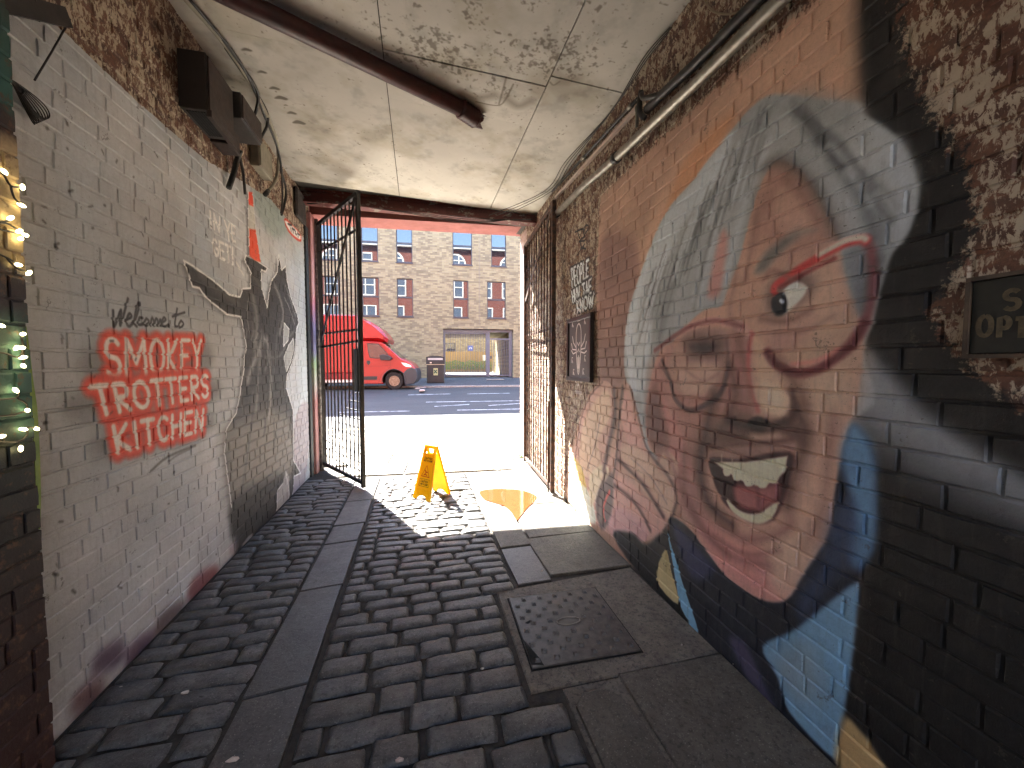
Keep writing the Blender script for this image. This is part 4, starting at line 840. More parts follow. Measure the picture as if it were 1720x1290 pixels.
# ---- pipes on the right wall
M_GALV = basic('galvanised_steel', (150, 146, 134), (116, 112, 102), .42, .55, 14, .2, 60)
M_DARKC = basic('dark_conduit', (62, 60, 56), (44, 42, 40), .5, .3, 10, .2)
def rp(u, v, off): s, z = RW(u, v); p = RM @ Vector((s, -off, z)); return np.array(p)
g_ = thing('galvanised_pipe', 'thick galvanised pipe running along the top of the mural wall', 'pipe', tuple(rp(1045, 268, .05)))
gp = [rp(1400, -58, .06), rp(1330, 4, .06), rp(1180, 146, .06), rp(1045, 268, .06), rp(990, 314, .06), rp(938, 364, .06)]
part('tube', MB().tube(gp, .034, 14), M_GALV, g_, world=True, smooth=True)
for u, v in [(1043, 269), (938, 364)]:
    p = rp(u, v, .06); q = rp(u + 6, v - 5, .06); part('clip', MB().tube([p, q], .043, 14), M_DARKC, g_, world=True, smooth=True)
g2 = thing('conduit', 'dark conduit above the galvanised pipe ending in an elbow', 'conduit', tuple(rp(1130, 160, .06)))
part('tube', MB().tube([rp(1360, -60, .06), rp(1292, 2, .055), rp(1180, 112, .055), rp(1122, 163, .055), rp(1098, 186, .05)], .03, 12), M_DARKC, g2, world=True, smooth=True)
part('elbow', MB().tube(crv([rp(1125, 160, .06), rp(1112, 166, .09), rp(1100, 168, .09), rp(1092, 160, .07), rp(1086, 162, .05)], 5), .017, 10), M_DARKC, g2, world=True, smooth=True)
part('elbow', MB().tube(crv([rp(1092, 156, .07), rp(1091, 175, .08), rp(1092, 192, .08), rp(1096, 200, .06)], 5), .019, 10), M_DARKC, g2, world=True, smooth=True)
part('stub', MB().tube([rp(1080, 180, .05), rp(1080, 214, .05)], .013, 8), M_GALV, g2, world=True, smooth=True)
g3 = thing('conduit', 'thin dark conduit with couplings running from the elbow to the gate', 'conduit', tuple(rp(1010, 250, .03)))
part('tube', MB().tube([rp(1086, 162, .045), rp(1062, 184, .035), rp(1000, 250, .035), rp(932, 322, .035)], .014, 10), M_DARKC, g3, world=True, smooth=True)
for u, v in [(1063, 183), (1080, 168), (983, 268)]: part('coupling', MB().tube([rp(u, v, .036), rp(u + 6, v - 6, .036)], .02, 10), M_GALV, g3, world=True, smooth=True)
solo('plastic_trunking', MB().bar(rp(1078, 178, .02), rp(936, 332, .02), .03, .03), basic('trunking', (206, 190, 178), (180, 160, 150), .5), 'pale pink plastic trunking just above the galvanised pipe', 'trunking')
wr = MB()
for k in range(3):
    wr.tube(crv([tuple(CE(1132 - 3 * k, 40) + [0, 0, -.02]), tuple(CE(1090 - 4 * k, 92) + [-.01, 0, -.03]), tuple(CE(1030 - 3 * k, 180 + 3 * k) + [0, 0, -.02]), tuple(CE(960 - 5 * k, 268) + [0, 0, -.02]), tuple(CE(925 - 6 * k, 318) + [0, 0, -.03]), (1.2 - .1 * k, 5.55, 3.72)], 6), .004, 5)
solo('ceiling_wires', wr, basic('grey_cable', (60, 54, 48), None, .6, bump=0), 'thin loose wires along the right edge of the ceiling', 'wires', smooth=True)
lo = [rp(1185, -10, .02), rp(1196, 10, .03), rp(1215, 24, .04), rp(1245, 25, .04), rp(1272, 12, .04), rp(1300, -20, .04)]
solo('loop_cable', MB().tube(crv(lo, 6), .006, 6), basic('beige_cable', (128, 112, 90), None, .6, bump=0), 'beige cable looping above the conduits at the top right', 'cable', smooth=True)

# ---- framed poster on the mural wall
M_BLKF = basic('black_frame', (30, 28, 30), None, .35, bump=0)
c4 = [RW(*p) for p in [(958, 536), (999, 526), (998, 643), (958, 638)]]
s0 = c4[0][0]; s1 = c4[1][0]; z0 = (c4[2][1] + c4[3][1]) / 2; z1 = (c4[0][1] + c4[1][1]) / 2
po = thing('framed_poster', 'black framed poster with a white winged skull emblem on the mural wall', 'poster', tuple(RM @ Vector(((s0 + s1) / 2, 0, z0))), rz)
hw = (s1 - s0) / 2; hh = z1 - z0; fr = .045
for a, b in [((-hw, -.045, 0), (hw, -.006, fr)), ((-hw, -.045, hh - fr), (hw, -.006, hh)), ((-hw, -.045, fr), (-hw + fr, -.006, hh - fr)), ((hw - fr, -.045, fr), (hw, -.006, hh - fr))]: part('frame_bar', MB().bbox(a, b, .004), M_BLKF, po)
t = NT('poster_print'); t.set('Base Color', lin((72, 64, 64))); t.set('Roughness', .5); part('print', MB().box((-hw + fr, -.03, fr), (hw - fr, -.008, hh - fr)), t.m, po)
em = MB(); ex, ez = 0, hh * .5; k_ = hw * 1.05
def E_(st, w=.014): em.ribbon([(ex + x * k_, -.0305, ez + z * k_) for x, z in st], w)
for st in [arc(0, .42, .2, .34, 0, 180, 10), [(-.2, .42), (-.2, .1), (-.14, -.35), (-.06, -.7), (0, -.78), (.06, -.7), (.14, -.35), (.2, .1), (.2, .42)], [(-.1, .2), (.0, .1), (.1, .2)], [(-.08, -.1), (0, .0), (.08, -.1)], [(0, -.2), (0, -.7)], [(-.07, -.25), (-.04, -.6)], [(.07, -.25), (.04, -.6)],
           [(-.2, .05), (-.42, .2), (-.52, .42)], [(-.2, -.02), (-.5, .0), (-.6, .2)], [(-.2, -.1), (-.45, -.14), (-.6, -.02)], [(.2, .05), (.42, .2), (.52, .42)], [(.2, -.02), (.5, .0), (.6, .2)], [(.2, -.1), (.45, -.14), (.62, -.08)], arc(0, .98, .17, .2, 0, 180, 8), [(-.17, .98), (-.1, .86), (.1, .86), (.17, .98)], [(-.1, .9), (0, 1.02), (.1, .9)]]: E_(st)
for a_ in list(range(30, 160, 24)) + list(range(205, 345, 22)):
    r_ = math.radians(a_); c_ = (math.cos(r_) * .56, .18 + math.sin(r_) * 1.22)
    E_([(c_[0] - .05, c_[1] - .09), (c_[0] - .03, c_[1] + .09), (c_[0] + .05, c_[1] + .07)], .010); E_([(c_[0] + .05, c_[1] - .09), (c_[0] - .03, c_[1])], .010)
for k in range(7): E_([(-.24 + k * .08, -1.38), (-.24 + k * .08, -1.28), (-.2 + k * .08, -1.30)], .007)
part('emblem', em, basic('white_print', (226, 216, 212), None, .5, bump=0), po)

# ---- dark painted sign board at the right edge
c4 = [RW(*p) for p in [(1643, 474), (1722, 462), (1722, 597), (1637, 595)]]
s0 = c4[0][0]; z1 = c4[0][1]; z0 = c4[3][1]; W_ = .36
sb = thing('sign_board', 'dark painted sign board with pale letters on bare brick at the right edge', 'sign', tuple(RM @ Vector((s0 + W_ / 2, 0, z0))), rz)
H_ = z1 - z0
part('board', MB().bbox((-W_ / 2, -.022, 0), (W_ / 2, -.004, H_), .003), basic('dark_green_board', (28, 32, 29), (40, 40, 34), .6, scale=16), sb)
M_TRIM = basic('board_trim', (96, 82, 66), (60, 50, 42), .7)
for a, b in [((-W_ / 2 - .012, -.028, -.012), (W_ / 2 + .012, -.004, -.001)), ((-W_ / 2 - .012, -.028, H_ + .001), (W_ / 2 + .012, -.004, H_ + .012)), ((-W_ / 2 - .012, -.028, 0), (-W_ / 2 - .001, -.004, H_))]: part('trim', MB().box(a, b), M_TRIM, sb)
M_OLDL = basic('old_letter_paint', (104, 92, 68), (70, 64, 50), .8, scale=40)
for ch, q in [('S', (1695, 486, 1725, 521)), ('O', (1651, 530, 1677, 565)), ('P', (1686, 533, 1708, 567)), ('T', (1714, 534, 1738, 568))]:
    a_ = RW(q[0], q[3]); b_ = RW(q[2], q[1]); m = MB()
    for st in FONT[ch]: m.ribbon([(a_[0] - s0 - W_ / 2 + p[0] * (b_[0] - a_[0]), -.0225, a_[1] - z0 + p[1] * (b_[1] - a_[1])) for p in st], .012)
    part('letter', m, M_OLDL, sb)

# ---- electrical boxes and cables, upper left
M_BOX = basic('dark_brown_metal', (30, 26, 23), (42, 34, 30), .55, .1, 9, .2)
M_BOX2 = basic('rusty_brown_metal', (52, 35, 28), (36, 26, 23), .6, .1, 12, .3)
M_BEIGE = basic('grey_beige_plastic', (150, 144, 126), (126, 120, 106), .6, .0, 9, .1)
M_CBL = basic('cable_black', (24, 23, 22), (40, 36, 32), .55, .0, 9, 0)
def lbox(name, label, y0, y1, z0, z1, dep, mat, cat, vents=0, off=.0, lid=None):
    b = thing(name, label, cat, (XL + off, (y0 + y1) / 2, z0), PI / 2); hw_ = (y1 - y0) / 2; h_ = z1 - z0
    part('body', MB().bbox((-hw_, -dep, 0), (hw_, -.003, h_), .006), mat, b)
    if lid: part('lid', MB().bbox((-hw_ + .012, -dep - .012, .012), (hw_ - .012, -dep + .0, h_ - .012), .004), lid, b)
    for k in range(vents):
        y = -dep * .85 + dep * .7 * k / vents; part('vent_slot', MB().box((-hw_ + .03, y, -.004), (hw_ - .05, y + .012, .001)), M_HOLE, b)
    return b
lbox('ventilated_box', 'large dark metal electrical box with vent slots under the ceiling', 3.12, 3.50, 3.32, 3.70, .17, M_BOX, 'electrical box', 7, lid=M_BOX2)
lbox('junction_box', 'brown rusty junction box beside the large dark electrical box', 3.55, 3.95, 3.53, 3.73, .21, M_BOX, 'electrical box', lid=M_BOX2)
lbox('small_switch_box', 'small brown box below the rusty junction box', 3.52, 3.72, 3.31, 3.47, .13, M_BOX2, 'electrical box')
lbox('grey_junction_box', 'upright pale grey junction box nearest the gate', 4.27, 4.60, 3.50, 3.78, .08, M_BEIGE, 'electrical box', lid=M_BEIGE)
solo('trunking_edge', MB().bar((XL + .18, 3.12, 3.30), (XL + .17, 3.52, 3.29), .03, .045), M_BOX2, 'brown angled trunking strip under the large dark electrical box', 'trunking')
lc = lambda y, z, o: (XL + o, y, z)
for k, (pts, r, lb) in enumerate([
    ([lc(2.9, 3.92, .10), lc(3.4, 3.93, .20), lc(3.9, 3.90, .22), lc(4.4, 3.85, .19), lc(4.68, 3.74, .12), lc(4.70, 3.55, .08), lc(4.52, 3.36, .06)], .016, 'thick grey cable arching from the ceiling down to the gate end'),
    ([lc(2.95, 3.90, .16), lc(3.5, 3.91, .24), lc(4.1, 3.86, .20), lc(4.6, 3.76, .16), lc(4.92, 3.5, .08), lc(4.95, 3.3, .05)], .010, 'thin black cable following the arch of the thick cable'),
    ([lc(3.3, 3.93, .20), lc(3.75, 3.90, .25), lc(3.9, 3.82, .20), lc(3.95, 3.74, .14)], .012, 'black cable dropping into the rusty junction box'),
    ([lc(3.4, 3.94, .18), lc(4.0, 3.92, .22), lc(4.15, 3.84, .20), lc(4.2, 3.72, .12)], .012, 'second black cable curving into the end of the junction box'),
    ([lc(3.80, 3.40, .10), lc(3.84, 3.34, .06), lc(3.82, 3.22, .04), lc(3.74, 3.06, .03)], .022, 'frayed cable stub hanging below the small brown box'),
    ([lc(3.90, 3.38, .06), lc(3.98, 3.28, .05), lc(4.06, 3.14, .03)], .012, 'short cable tail beside the frayed cable stub'),
    ([lc(4.76, 3.74, .10), lc(5.0, 3.62, .09), lc(5.05, 3.45, .06), lc(5.0, 3.3, .04)], .012, 'loose dark cable at the end of the left wall')]):
    o_ = solo('cable', MB().tube(crv(pts, 6), r, 8), M_BEIGE if k == 0 else M_CBL, lb, 'cable', 'cables on the left wall', smooth=True)
    if k == 0: part('end_cap', MB().tube([lc(4.54, 3.38, .062), lc(4.47, 3.31, .055)], .022, 10), M_CBL, o_, world=True, smooth=True)
solo('gap_shade_block', MB().bbox((XL + .002, 5.60, 3.52), (XL + .05, 6.0, 3.9), .02), basic('gap_shade', (34, 30, 28), (60, 52, 46), .9, scale=14, bump=.9), 'dark block standing for the shaded gap at the top of the left wall by the gate', 'masonry')  # dark colour stands for the shade in the gap at the wall top
# bracket and coil at the near left
solo('wall_bracket', MB().bar(onX(-40, -10, XL + .06), onX(105, 28, XL + .06), .05, .07).bar(onX(40, -30, XL + .08), onX(52, 28, XL + .03), .05, .03), M_BOX, 'black metal bracket at the top left corner of the left wall', 'bracket')
solo('hanging_wire', MB().tube([onX(118, 32, XL + .03), onX(88, 85, XL + .02), onX(58, 135, XL + .015)], .0035, 5), M_CBL, 'thin wire hanging from the black bracket', 'wire', smooth=True)
coil = MB(); rc = random.Random(4)
for k in range(8):
    A = np.array([17 + k * .8, 132 + k * .6]); B = np.array([58 + k * 3.4, 209 - k * 1.6]); d2 = B - A; pn = np.array([-d2[1], d2[0]]) / np.linalg.norm(d2); w0 = 2 + 1.3 * k
    lp = []
    for a_ in np.linspace(0, 2 * PI, 15):
        tt = .5 - .5 * math.cos(a_); q = A + d2 * tt + pn * w0 * math.sin(a_) * (.25 + tt); lp.append(onX(q[0], q[1], XL + .016 + .006 * (k % 3) + .004 * math.sin(a_ * 2 + k)))
    coil.tube(crv(lp, 3), .0026, 5)
coil.tube(crv([onX(28, 150, XL + .015), onX(36, 158, XL + .034), onX(40, 152, XL + .034), onX(30, 146, XL + .016)], 4), .004, 5)
solo('cable_coil', coil, M_CBL, 'tied coil of black cable hanging on the grey wall at the upper left', 'cable', smooth=True)

# ---- fairy lights and strap on the pier
M_BULB = NT('bulb_glow'); M_BULB.set('Base Color', (1, .8, .45, 1)); M_BULB.set('Emission Color', (1, .78, .36, 1)); M_BULB.set('Emission Strength', 1.6)
fx_ = PX + .012
fl = thing('fairy_lights', 'string of small warm fairy lights wound round the painted pier', 'fairy lights', (fx_, 1.9, .9))
runs = [[(-30, 285), (2, 290), (18, 312), (36, 314)], [(18, 312), (24, 332), (37, 345)], [(-20, 372), (8, 372), (18, 366)], [(-20, 376), (10, 375), (32, 388)], [(-20, 380), (28, 392), (42, 395)], [(-20, 420), (14, 434), (32, 446)], [(10, 432), (28, 450), (49, 458)], [(-20, 590), (6, 593), (30, 600), (39, 588), (36, 566)], [(39, 588), (40, 600), (39, 612)], [(-20, 672), (28, 668), (30, 655)], [(28, 668), (44, 678), (46, 688)], [(-20, 700), (20, 697), (44, 690)], [(-20, 742), (30, 742), (46, 730), (46, 718), (60, 720)], [(30, 742), (35, 754)], [(-20, 560), (3, 547)]]
for r_ in runs:
    P_ = [onX(u, v, fx_) for u, v in r_]; P_ = [p if p[1] < PY + .02 else np.array([fx_ - .0, p[1], p[2]]) for p in P_]; part('wire', MB().tube(crv(P_, 4), .0035, 5), M_CBL, fl, world=True, smooth=True)
bul = MB().tube([(0, 0, -.010), (0, 0, -.004), (0, 0, .006), (0, 0, .012)], [.002, .006, .006, .003], 8).mesh('bulb', smooth=True); bul.materials.append(M_BULB.m)
for u, v in [(8, 289), (38, 315), (37, 345), (18, 366), (33, 388), (43, 395), (35, 401), (32, 445), (49, 458), (2, 547), (39, 561), (28, 584), (37, 584), (39, 600), (39, 614), (26, 655), (46, 689), (40, 721), (3, 733), (35, 754), (61, 720)]:
    p = onX(u, v, fx_ + .004); o = bpy.data.objects.new('bulb', bul); COL.objects.link(o); o.parent = fl; o.location = Vector(p) - Vector(fl.location); o.rotation_euler = (random.uniform(0, 3), random.uniform(0, 3), 0)
gs = [onX(u, v, XL + .03) for u, v in [(38, 548), (44, 590), (50, 640), (57, 690), (61, 760), (63, 830), (62, 890)]]
solo('green_strap', MB().ribbon(crv(gs, 5), .022, (1, 0, 0), .003), basic('lime_fabric', (128, 158, 40), (96, 130, 34), .6, scale=20), 'lime green strap hanging beside the painted pier', 'strap')

# ---- wet floor sign
M_YEL = NT('yellow_plastic'); t = M_YEL; t.set('Base Color', lin((248, 204, 14))); t.set('Roughness', .35); _tr = t.n.new('ShaderNodeBsdfTranslucent'); _tr.inputs[0].default_value = lin((255, 226, 40)); _mx = t.n.new('ShaderNodeMixShader'); _mx.inputs[0].default_value = .3; t.l.new(t.b.outputs[0], _mx.inputs[1]); t.l.new(_tr.outputs[0], _mx.inputs[2]); t.l.new(_mx.outputs[0], t.out.inputs[0]); M_YEL = t.m
M_BLKP = basic('black_print', (40, 34, 26), None, .5, bump=0); M_REDP = basic('red_print', (196, 62, 30), None, .5, bump=0)
ws = thing('wet_floor_sign', 'yellow folding wet floor sign standing on the sunlit setts', 'sign', (.14, 4.73, .004), math.radians(-47.8))
def panel(sgn, nm):
    tilt = math.radians(14.5); Hh = .64
    def T(x, z, off=0.0):                     # panel-plane coordinates -> sign frame; off = outward
        return (x, sgn * (-(.012 + (Hh - z) * math.sin(tilt)) - off * math.cos(tilt)), z * math.cos(tilt) + off * math.sin(tilt))
    def wd(z): return .145 - .05 * (z / Hh)
    m = MB()
    def pl(poly, t0=-.012, t1=0.0):
        n = len(poly); V = [T(x, z, t0) for x, z in poly] + [T(x, z, t1) for x, z in poly]
        F = [tuple(range(n)), tuple(range(2 * n - 1, n - 1, -1))] + [(i, (i + 1) % n, n + (i + 1) % n, n + i) for i in range(n)]; m.add(V, F)
    pl([(-wd(.13), .13), (wd(.13), .13), (wd(.54), .54), (-wd(.54), .54)])
    pl([(-wd(.54), .541), (-.062, .541), (-.058, .60), (-wd(.60), .60)]); pl([(.062, .541), (wd(.54), .541), (wd(.60), .60), (.058, .60)]); pl([(-wd(.6), .601), (wd(.6), .601), (wd(.64), .64), (-wd(.64), .64)])
    pl([(-wd(0), 0), (-.085, 0), (-.06, .035), (0, .055), (.06, .035), (.085, 0), (wd(0), 0), (wd(.13), .129), (-wd(.13), .129)])
    for s_ in (-1, 1): pl([(s_ * wd(0), .0), (s_ * (wd(0) - .012), .0), (s_ * (wd(.64) - .012), .64), (s_ * wd(.64), .64)], -.012, .006)
    p_ = part('panel', m, M_YEL, ws)
    for k in range(9):
        x = -.09 + k * .0225; part('rib', MB().add([T(x - .004, .05, 0), T(x + .004, .05, 0), T(x + .004, .12, 0), T(x - .004, .12, 0), T(x - .002, .05, .005), T(x + .002, .05, .005), T(x + .002, .12, .005), T(x - .002, .12, .005)], [(4, 5, 6, 7), (0, 1, 5, 4), (1, 2, 6, 5), (2, 3, 7, 6), (3, 0, 4, 7)]), M_YEL, p_)
    nrm = np.array(T(0, .3, 1)) - np.array(T(0, .3, 0))
    pr = MB(); rd = MB()
    for st in [[(-.065, .27), (.065, .27), (0, .40), (-.065, .27), (.065, .27)]]: rd.ribbon([T(x, z, .001) for x, z in st], .010, nrm)
    for st in [[(-.02, .345), (.0, .325), (-.005, .30), (.025, .285)], [(.0, .325), (.03, .32)], [(-.005, .30), (-.03, .285)]]: rd.ribbon([T(x, z, .001) for x, z in st], .012, nrm)
    if sgn > 0:
        for w, q in [('CAUTION', [(-.06, .495), (.06, .495), (.06, .475), (-.06, .475)]), ('WET FLOOR', [(-.07, .465), (.07, .465), (.07, .445), (-.07, .445)]), ('CAUTION', [(-.06, .225), (.06, .225), (.06, .20), (-.06, .20)]), ('WET FLOOR', [(-.06, .19), (.06, .19), (.06, .17), (-.06, .17)])]:
            f = quad_map(q)
            for st in text_strokes(w): pr.ribbon([T(*f(*p), .001) for p in st], .0045, nrm)
        pr.ribbon([T(x, z, .001) for x, z in [(-.08, .155), (.08, .155), (.08, .24), (-.08, .24), (-.08, .155)]], .004, nrm)
    else:
        for w, q in [('CAUTION', [(-.06, .225), (.06, .225), (.06, .20), (-.06, .20)]), ('WET FLOOR', [(-.06, .19), (.06, .19), (.06, .17), (-.06, .17)])]:
            f = quad_map(q)
            for st in text_strokes(w): pr.ribbon([T(*f(*p), .001) for p in st], .0045, nrm)
    part('lettering', pr, M_BLKP, p_); part('warning_triangle', rd, M_REDP, p_)
panel(1, 'a'); panel(-1, 'b')

# ---- litter
M_PAPER = basic('white_scrap', (214, 206, 196), (170, 150, 140), .8, bump=.3)
for k, (u, v, r_, lb) in enumerate([(390, 1276, .03, 'crumpled white paper scrap at the near end of the left slab strip'), (311, 1162, .02, 'white paper scrap between the left setts'), (203, 1153, .008, 'tiny white scrap by the foot of the left wall'), (355, 1006, .007, 'tiny white scrap on the setts beside the slab strip'), (1233, 1114, .009, 'small pale scrap on the dark flagstone near the mural wall'), (1145, 1082, .007, 'tiny pale scrap on the dark flagstone'), (810, 1122, .010, 'cigarette end on the setts beside the manhole surround'), (910, 958, .008, 'white chip on the dark slab past the manhole'), (672, 1275, .02, 'pale bird dropping on the near setts')]):
    c_ = G(u, v, .004); m = MB(); r_ *= .55; pts = [(c_[0] + r_ * (1 + .5 * random.random()) * math.cos(a_) * 1.3, c_[1] + r_ * (.5 + .5 * random.random()) * math.sin(a_)) for a_ in np.linspace(0, 2 * PI, 8)[:-1]]
    m.add([(x, y, .003 + random.random() * r_ * .25) for x, y in pts] + [(c_[0], c_[1], .004 + r_ * .5)] + [(x, y, -.002) for x, y in pts], [(i, (i + 1) % 7, 7) for i in range(7)] + [(i, 8 + i, 8 + (i + 1) % 7, (i + 1) % 7) for i in range(7)])
    solo('litter_scrap', m, M_PAPER, lb, 'litter', 'scraps of litter on the floor')
gw = MB(); cg = G(874, 768, 0)
for k in range(60):
    a_ = random.uniform(0, 2 * PI); b_ = cg + [random.uniform(-.05, .05), random.uniform(-.04, .04), 0]; l = random.uniform(.02, .06); d_ = np.array([math.cos(a_), math.sin(a_), 0])
    gw.add([b_, b_ + d_ * l * .5 + [0, 0, l * .7] + np.array([-d_[1], d_[0], 0]) * l * .3, b_ + d_ * l + [0, 0, l * .5], b_ + d_ * l * .5 + [0, 0, l * .6] - np.array([-d_[1], d_[0], 0]) * l * .3], [(0, 1, 2, 3)])
solo('weed_tuft', gw, basic('weed_green', (110, 170, 40), (80, 140, 30), .6, bump=0), 'small bright green weed at the foot of the right gate', 'weed')
# ================================================================ the street
VB, KB, BB, FB = 15.3, 16.9, 18.0, 20.6
z_w = STP(662, 654.6, VB)[1]; z_k = STP(780, 650.5, KB)[1]; z_b = STP(731, 646, BB)[1]; z_f = STP(800, 634, FB)[1]
PB = [(-1, -.004), (6.0, -.004), (9.2, .02), (9.3, .02), (11.6, .19), (VB, z_w), (KB, z_k)]
def zr(b): return float(np.interp(b, [p[0] for p in PB], [p[1] for p in PB]))
def stmesh(name, mb, mat, **kw):              # mesh given in street frame (a, b, z)
    V = np.array(mb.v); a0 = (V[:, 0].min() + V[:, 0].max()) / 2; b0 = (V[:, 1].min() + V[:, 1].max()) / 2; z0 = V[:, 2].min()
    m = mb.mesh(name, (a0, b0, z0), kw.pop('smooth', False)); fix(m); m.materials.append(mat); o = bpy.data.objects.new(name, m); COL.objects.link(o)
    o.location = ST(a0, b0, z0); o.rotation_euler = (0, 0, -TH); return tag(o, kw.get('label'), kw.get('cat'), kw.get('group'), kw.get('kind'))
def stthing(name, label, cat, a, b, z, group=None): return thing(name, label, cat, ST(a, b, z), -TH, group)
def strip(b0, b1, a0, a1, z0, z1, n=2, th=.25):
    V = [(a0, b0, z0), (a1, b0, z0), (a1, b1, z1), (a0, b1, z1)]; return MB().add([(x, y, z - th) for x, y, z in V] + V, [(0, 3, 2, 1), (4, 5, 6, 7), (0, 1, 5, 4), (1, 2, 6, 5), (2, 3, 7, 6), (3, 0, 4, 7)])
M_GRD = basic('bare_ground', (96, 92, 84), (80, 76, 70), .9, scale=1)
solo('ground', MB().box((-300, -300, -1.2), (300, 300, -.6)), M_GRD, kind='structure')
solo('rear_yard', MB().box((-30, -40, -.6), (30, YB - .002, -.03)), basic('yard_paving', (120, 114, 104), (96, 92, 86), .85, scale=2), kind='structure')
yw = thing('sky_block_wall', 'unseen brick wall added behind the passage to block low sky light', 'wall', (0, -11, 0))  # added out of view to hold back low sky light from behind
part('wall', MB().box((-14, -.4, -.4), (14, 0, 6.5)), basic('sky_block_brick', (140, 128, 116), (112, 102, 92), .85, scale=4), yw); part('coping', MB().box((-14, -.46, 6.502), (14, .06, 6.6)), M_CONC, yw)
t = NT('asphalt'); c = t.mix(t.ramp(t.noise(1.2, 5, .7, stretch=(.4, 2, 1)), [(.35, 0.0), (.7, 1.0)]), lin((56, 57, 57)), lin((69, 69, 68))); c = t.mix(t.ramp(t.noise(160, 3, .7), [(.55, 0.0), (.75, .5)]), c, lin((116, 116, 114)))
t.set('Base Color', c); t.set('Roughness', .8); t.bump(t.noise(220, 3, .7), .5, .006); M_ASPH = t.m
rd = MB(); bs = [9.3, 10.4, 11.6, 13, VB, 16.2, KB]
V = [(a, b, zr(b)) for b in bs for a in (-60, 60)] + [(a, b, -.6) for b in (bs[0], bs[-1]) for a in (-60, 60)]
n = len(bs); F = [(2 * i, 2 * i + 1, 2 * i + 3, 2 * i + 2) for i in range(n - 1)] + [(0, 2 * n, 2 * n + 1, 1), (2 * n - 2, 2 * n - 1, 2 * n + 3, 2 * n + 2)]
road = stmesh('road', rd.add(V, F), M_ASPH, kind='structure')
M_YLINE = basic('yellow_line_paint', (226, 206, 130), (196, 180, 130), .7, scale=8); M_WLINE = basic('worn_white_paint', (190, 190, 188), (120, 121, 122), .8, scale=5, lo=.45, hi=.6)
def marking(a0, a1, b0, b1, mat, nm, lb, tilt=0.0):
    m = MB().add([(a0, b0, zr(b0) + .004), (a1, b0 + tilt, zr(b0 + tilt) + .004), (a1, b1 + tilt, zr(b1 + tilt) + .004), (a0, b1, zr(b1) + .004)], [(0, 1, 2, 3)]); o = part(nm, m, mat, None); Mx = Matrix.Rotation(-TH, 4, 'Z')
    o.data.transform(Mx); o.parent = road; o.matrix_parent_inverse = road.matrix_basis.inverted() if False else Matrix.Identity(4)
    Li = (Matrix.Translation(road.location) @ Matrix.Rotation(-TH, 4, 'Z')).inverted(); o.data.transform(Li); return o
marking(-60, 60, 9.62, 9.72, M_YLINE, 'yellow_line', '')
for a0, a1, b, tl in [(-3.2, -1.2, 11.75, 0), (.2, 2.4, 11.75, 0), (3.6, 6.0, 11.75, 0), (-1.5, .0, 14.2, .1), (.6, 2.2, 14.25, .05), (2.8, 4.2, 14.1, .15), (-.8, 3.6, 12.95, 0), (-.5, .6, 12.3, .2), (1.2, 2.4, 12.3, .25)]: marking(a0, a1, b, b + .07, M_WLINE, 'road_marking', '', tl)
# near pavement: base and slabs
M_PAVE = stone('pavement_concrete', (170, 164, 152), (194, 188, 175), .85, .07, 4, .6)
pav = stmesh('pavement', strip(5.78, 9.3, -60, 60, -.03, -.002, th=.6), M_DIRT, kind='structure')
Li_p = (Matrix.Translation(pav.location) @ Matrix.Rotation(-TH, 4, 'Z')).inverted() @ Matrix.Rotation(-TH, 4, 'Z')
def pslab(a0, a1, b0, b1, name='paving_slab', mat=None, dz=0.0):
    z0 = float(np.interp(b0, [6, 9.2], [0, .022])) + dz; z1 = float(np.interp(b1, [6, 9.2], [0, .022])) + dz; e = .006
    V = [(a0, b0, z0 - .05), (a1, b0, z0 - .05), (a1, b1, z1 - .05), (a0, b1, z1 - .05), (a0, b0, z0 - e), (a1, b0, z0 - e), (a1, b1, z1 - e), (a0, b1, z1 - e), (a0 + e, b0 + e, z0), (a1 - e, b0 + e, z0), (a1 - e, b1 - e, z1), (a0 + e, b1 - e, z1)]
    m = MB().add(V, [(0, 3, 2, 1)] + [(i, (i + 1) % 4, 4 + (i + 1) % 4, 4 + i) for i in range(4)] + [(4 + i, 4 + (i + 1) % 4, 8 + (i + 1) % 4, 8 + i) for i in range(4)] + [(8, 9, 10, 11)])
    o = part(name, m, mat or M_PAVE, None); o.data.transform(Li_p); o.parent = pav; return o
rowsb = [(5.80, 6.42), (6.43, 7.02), (7.03, 7.66), (7.67, 8.3), (8.31, 9.06)]
for b0, b1 in rowsb:
    a = -9 - random.random()
    while a < 9:
        w_ = random.uniform(.9, 2.1)
        if b0 < 6.4 and (a + w_ < -1.5 or a > 2.2): a += w_; continue
        pslab(a, a + w_ - .035, b0, b1 - .035, dz=random.uniform(-.003, .003)); a += w_
for a in np.arange(-12, 12, .91): pslab(float(a), float(a) + .9, 9.07, 9.29, 'kerb_stone', dz=.0)
pslab(1.0, 1.4, 7.5, 7.7, 'drain_grating', M_IRON, .006)
rk = random.Random(21)
for (u, v, du, dv) in [(690, 742, 60, 3), (640, 748, 40, 2), (800, 735, 30, 14), (815, 748, 26, 10), (835, 730, 20, 16), (790, 755, 40, -3), (850, 745, 14, 20), (770, 765, 34, 6), (640, 775, 50, 4), (700, 770, 30, 14), (830, 770, 36, 8), (800, 782, 50, 10)]:
    pts = []
    for k in range(7):
        g_ = G(u + du * k / 6 + rk.uniform(-2, 2), v + dv * k / 6 + rk.uniform(-1.5, 1.5), .012); pts.append((g_[0], g_[1], .002 + float(np.interp(g_[1], [6, 9.2], [0, .022]))))
    part('crack', MB().ribbon(pts, rk.uniform(.012, .03), (0, 0, 1), .003), M_HOLE, pav, world=True)
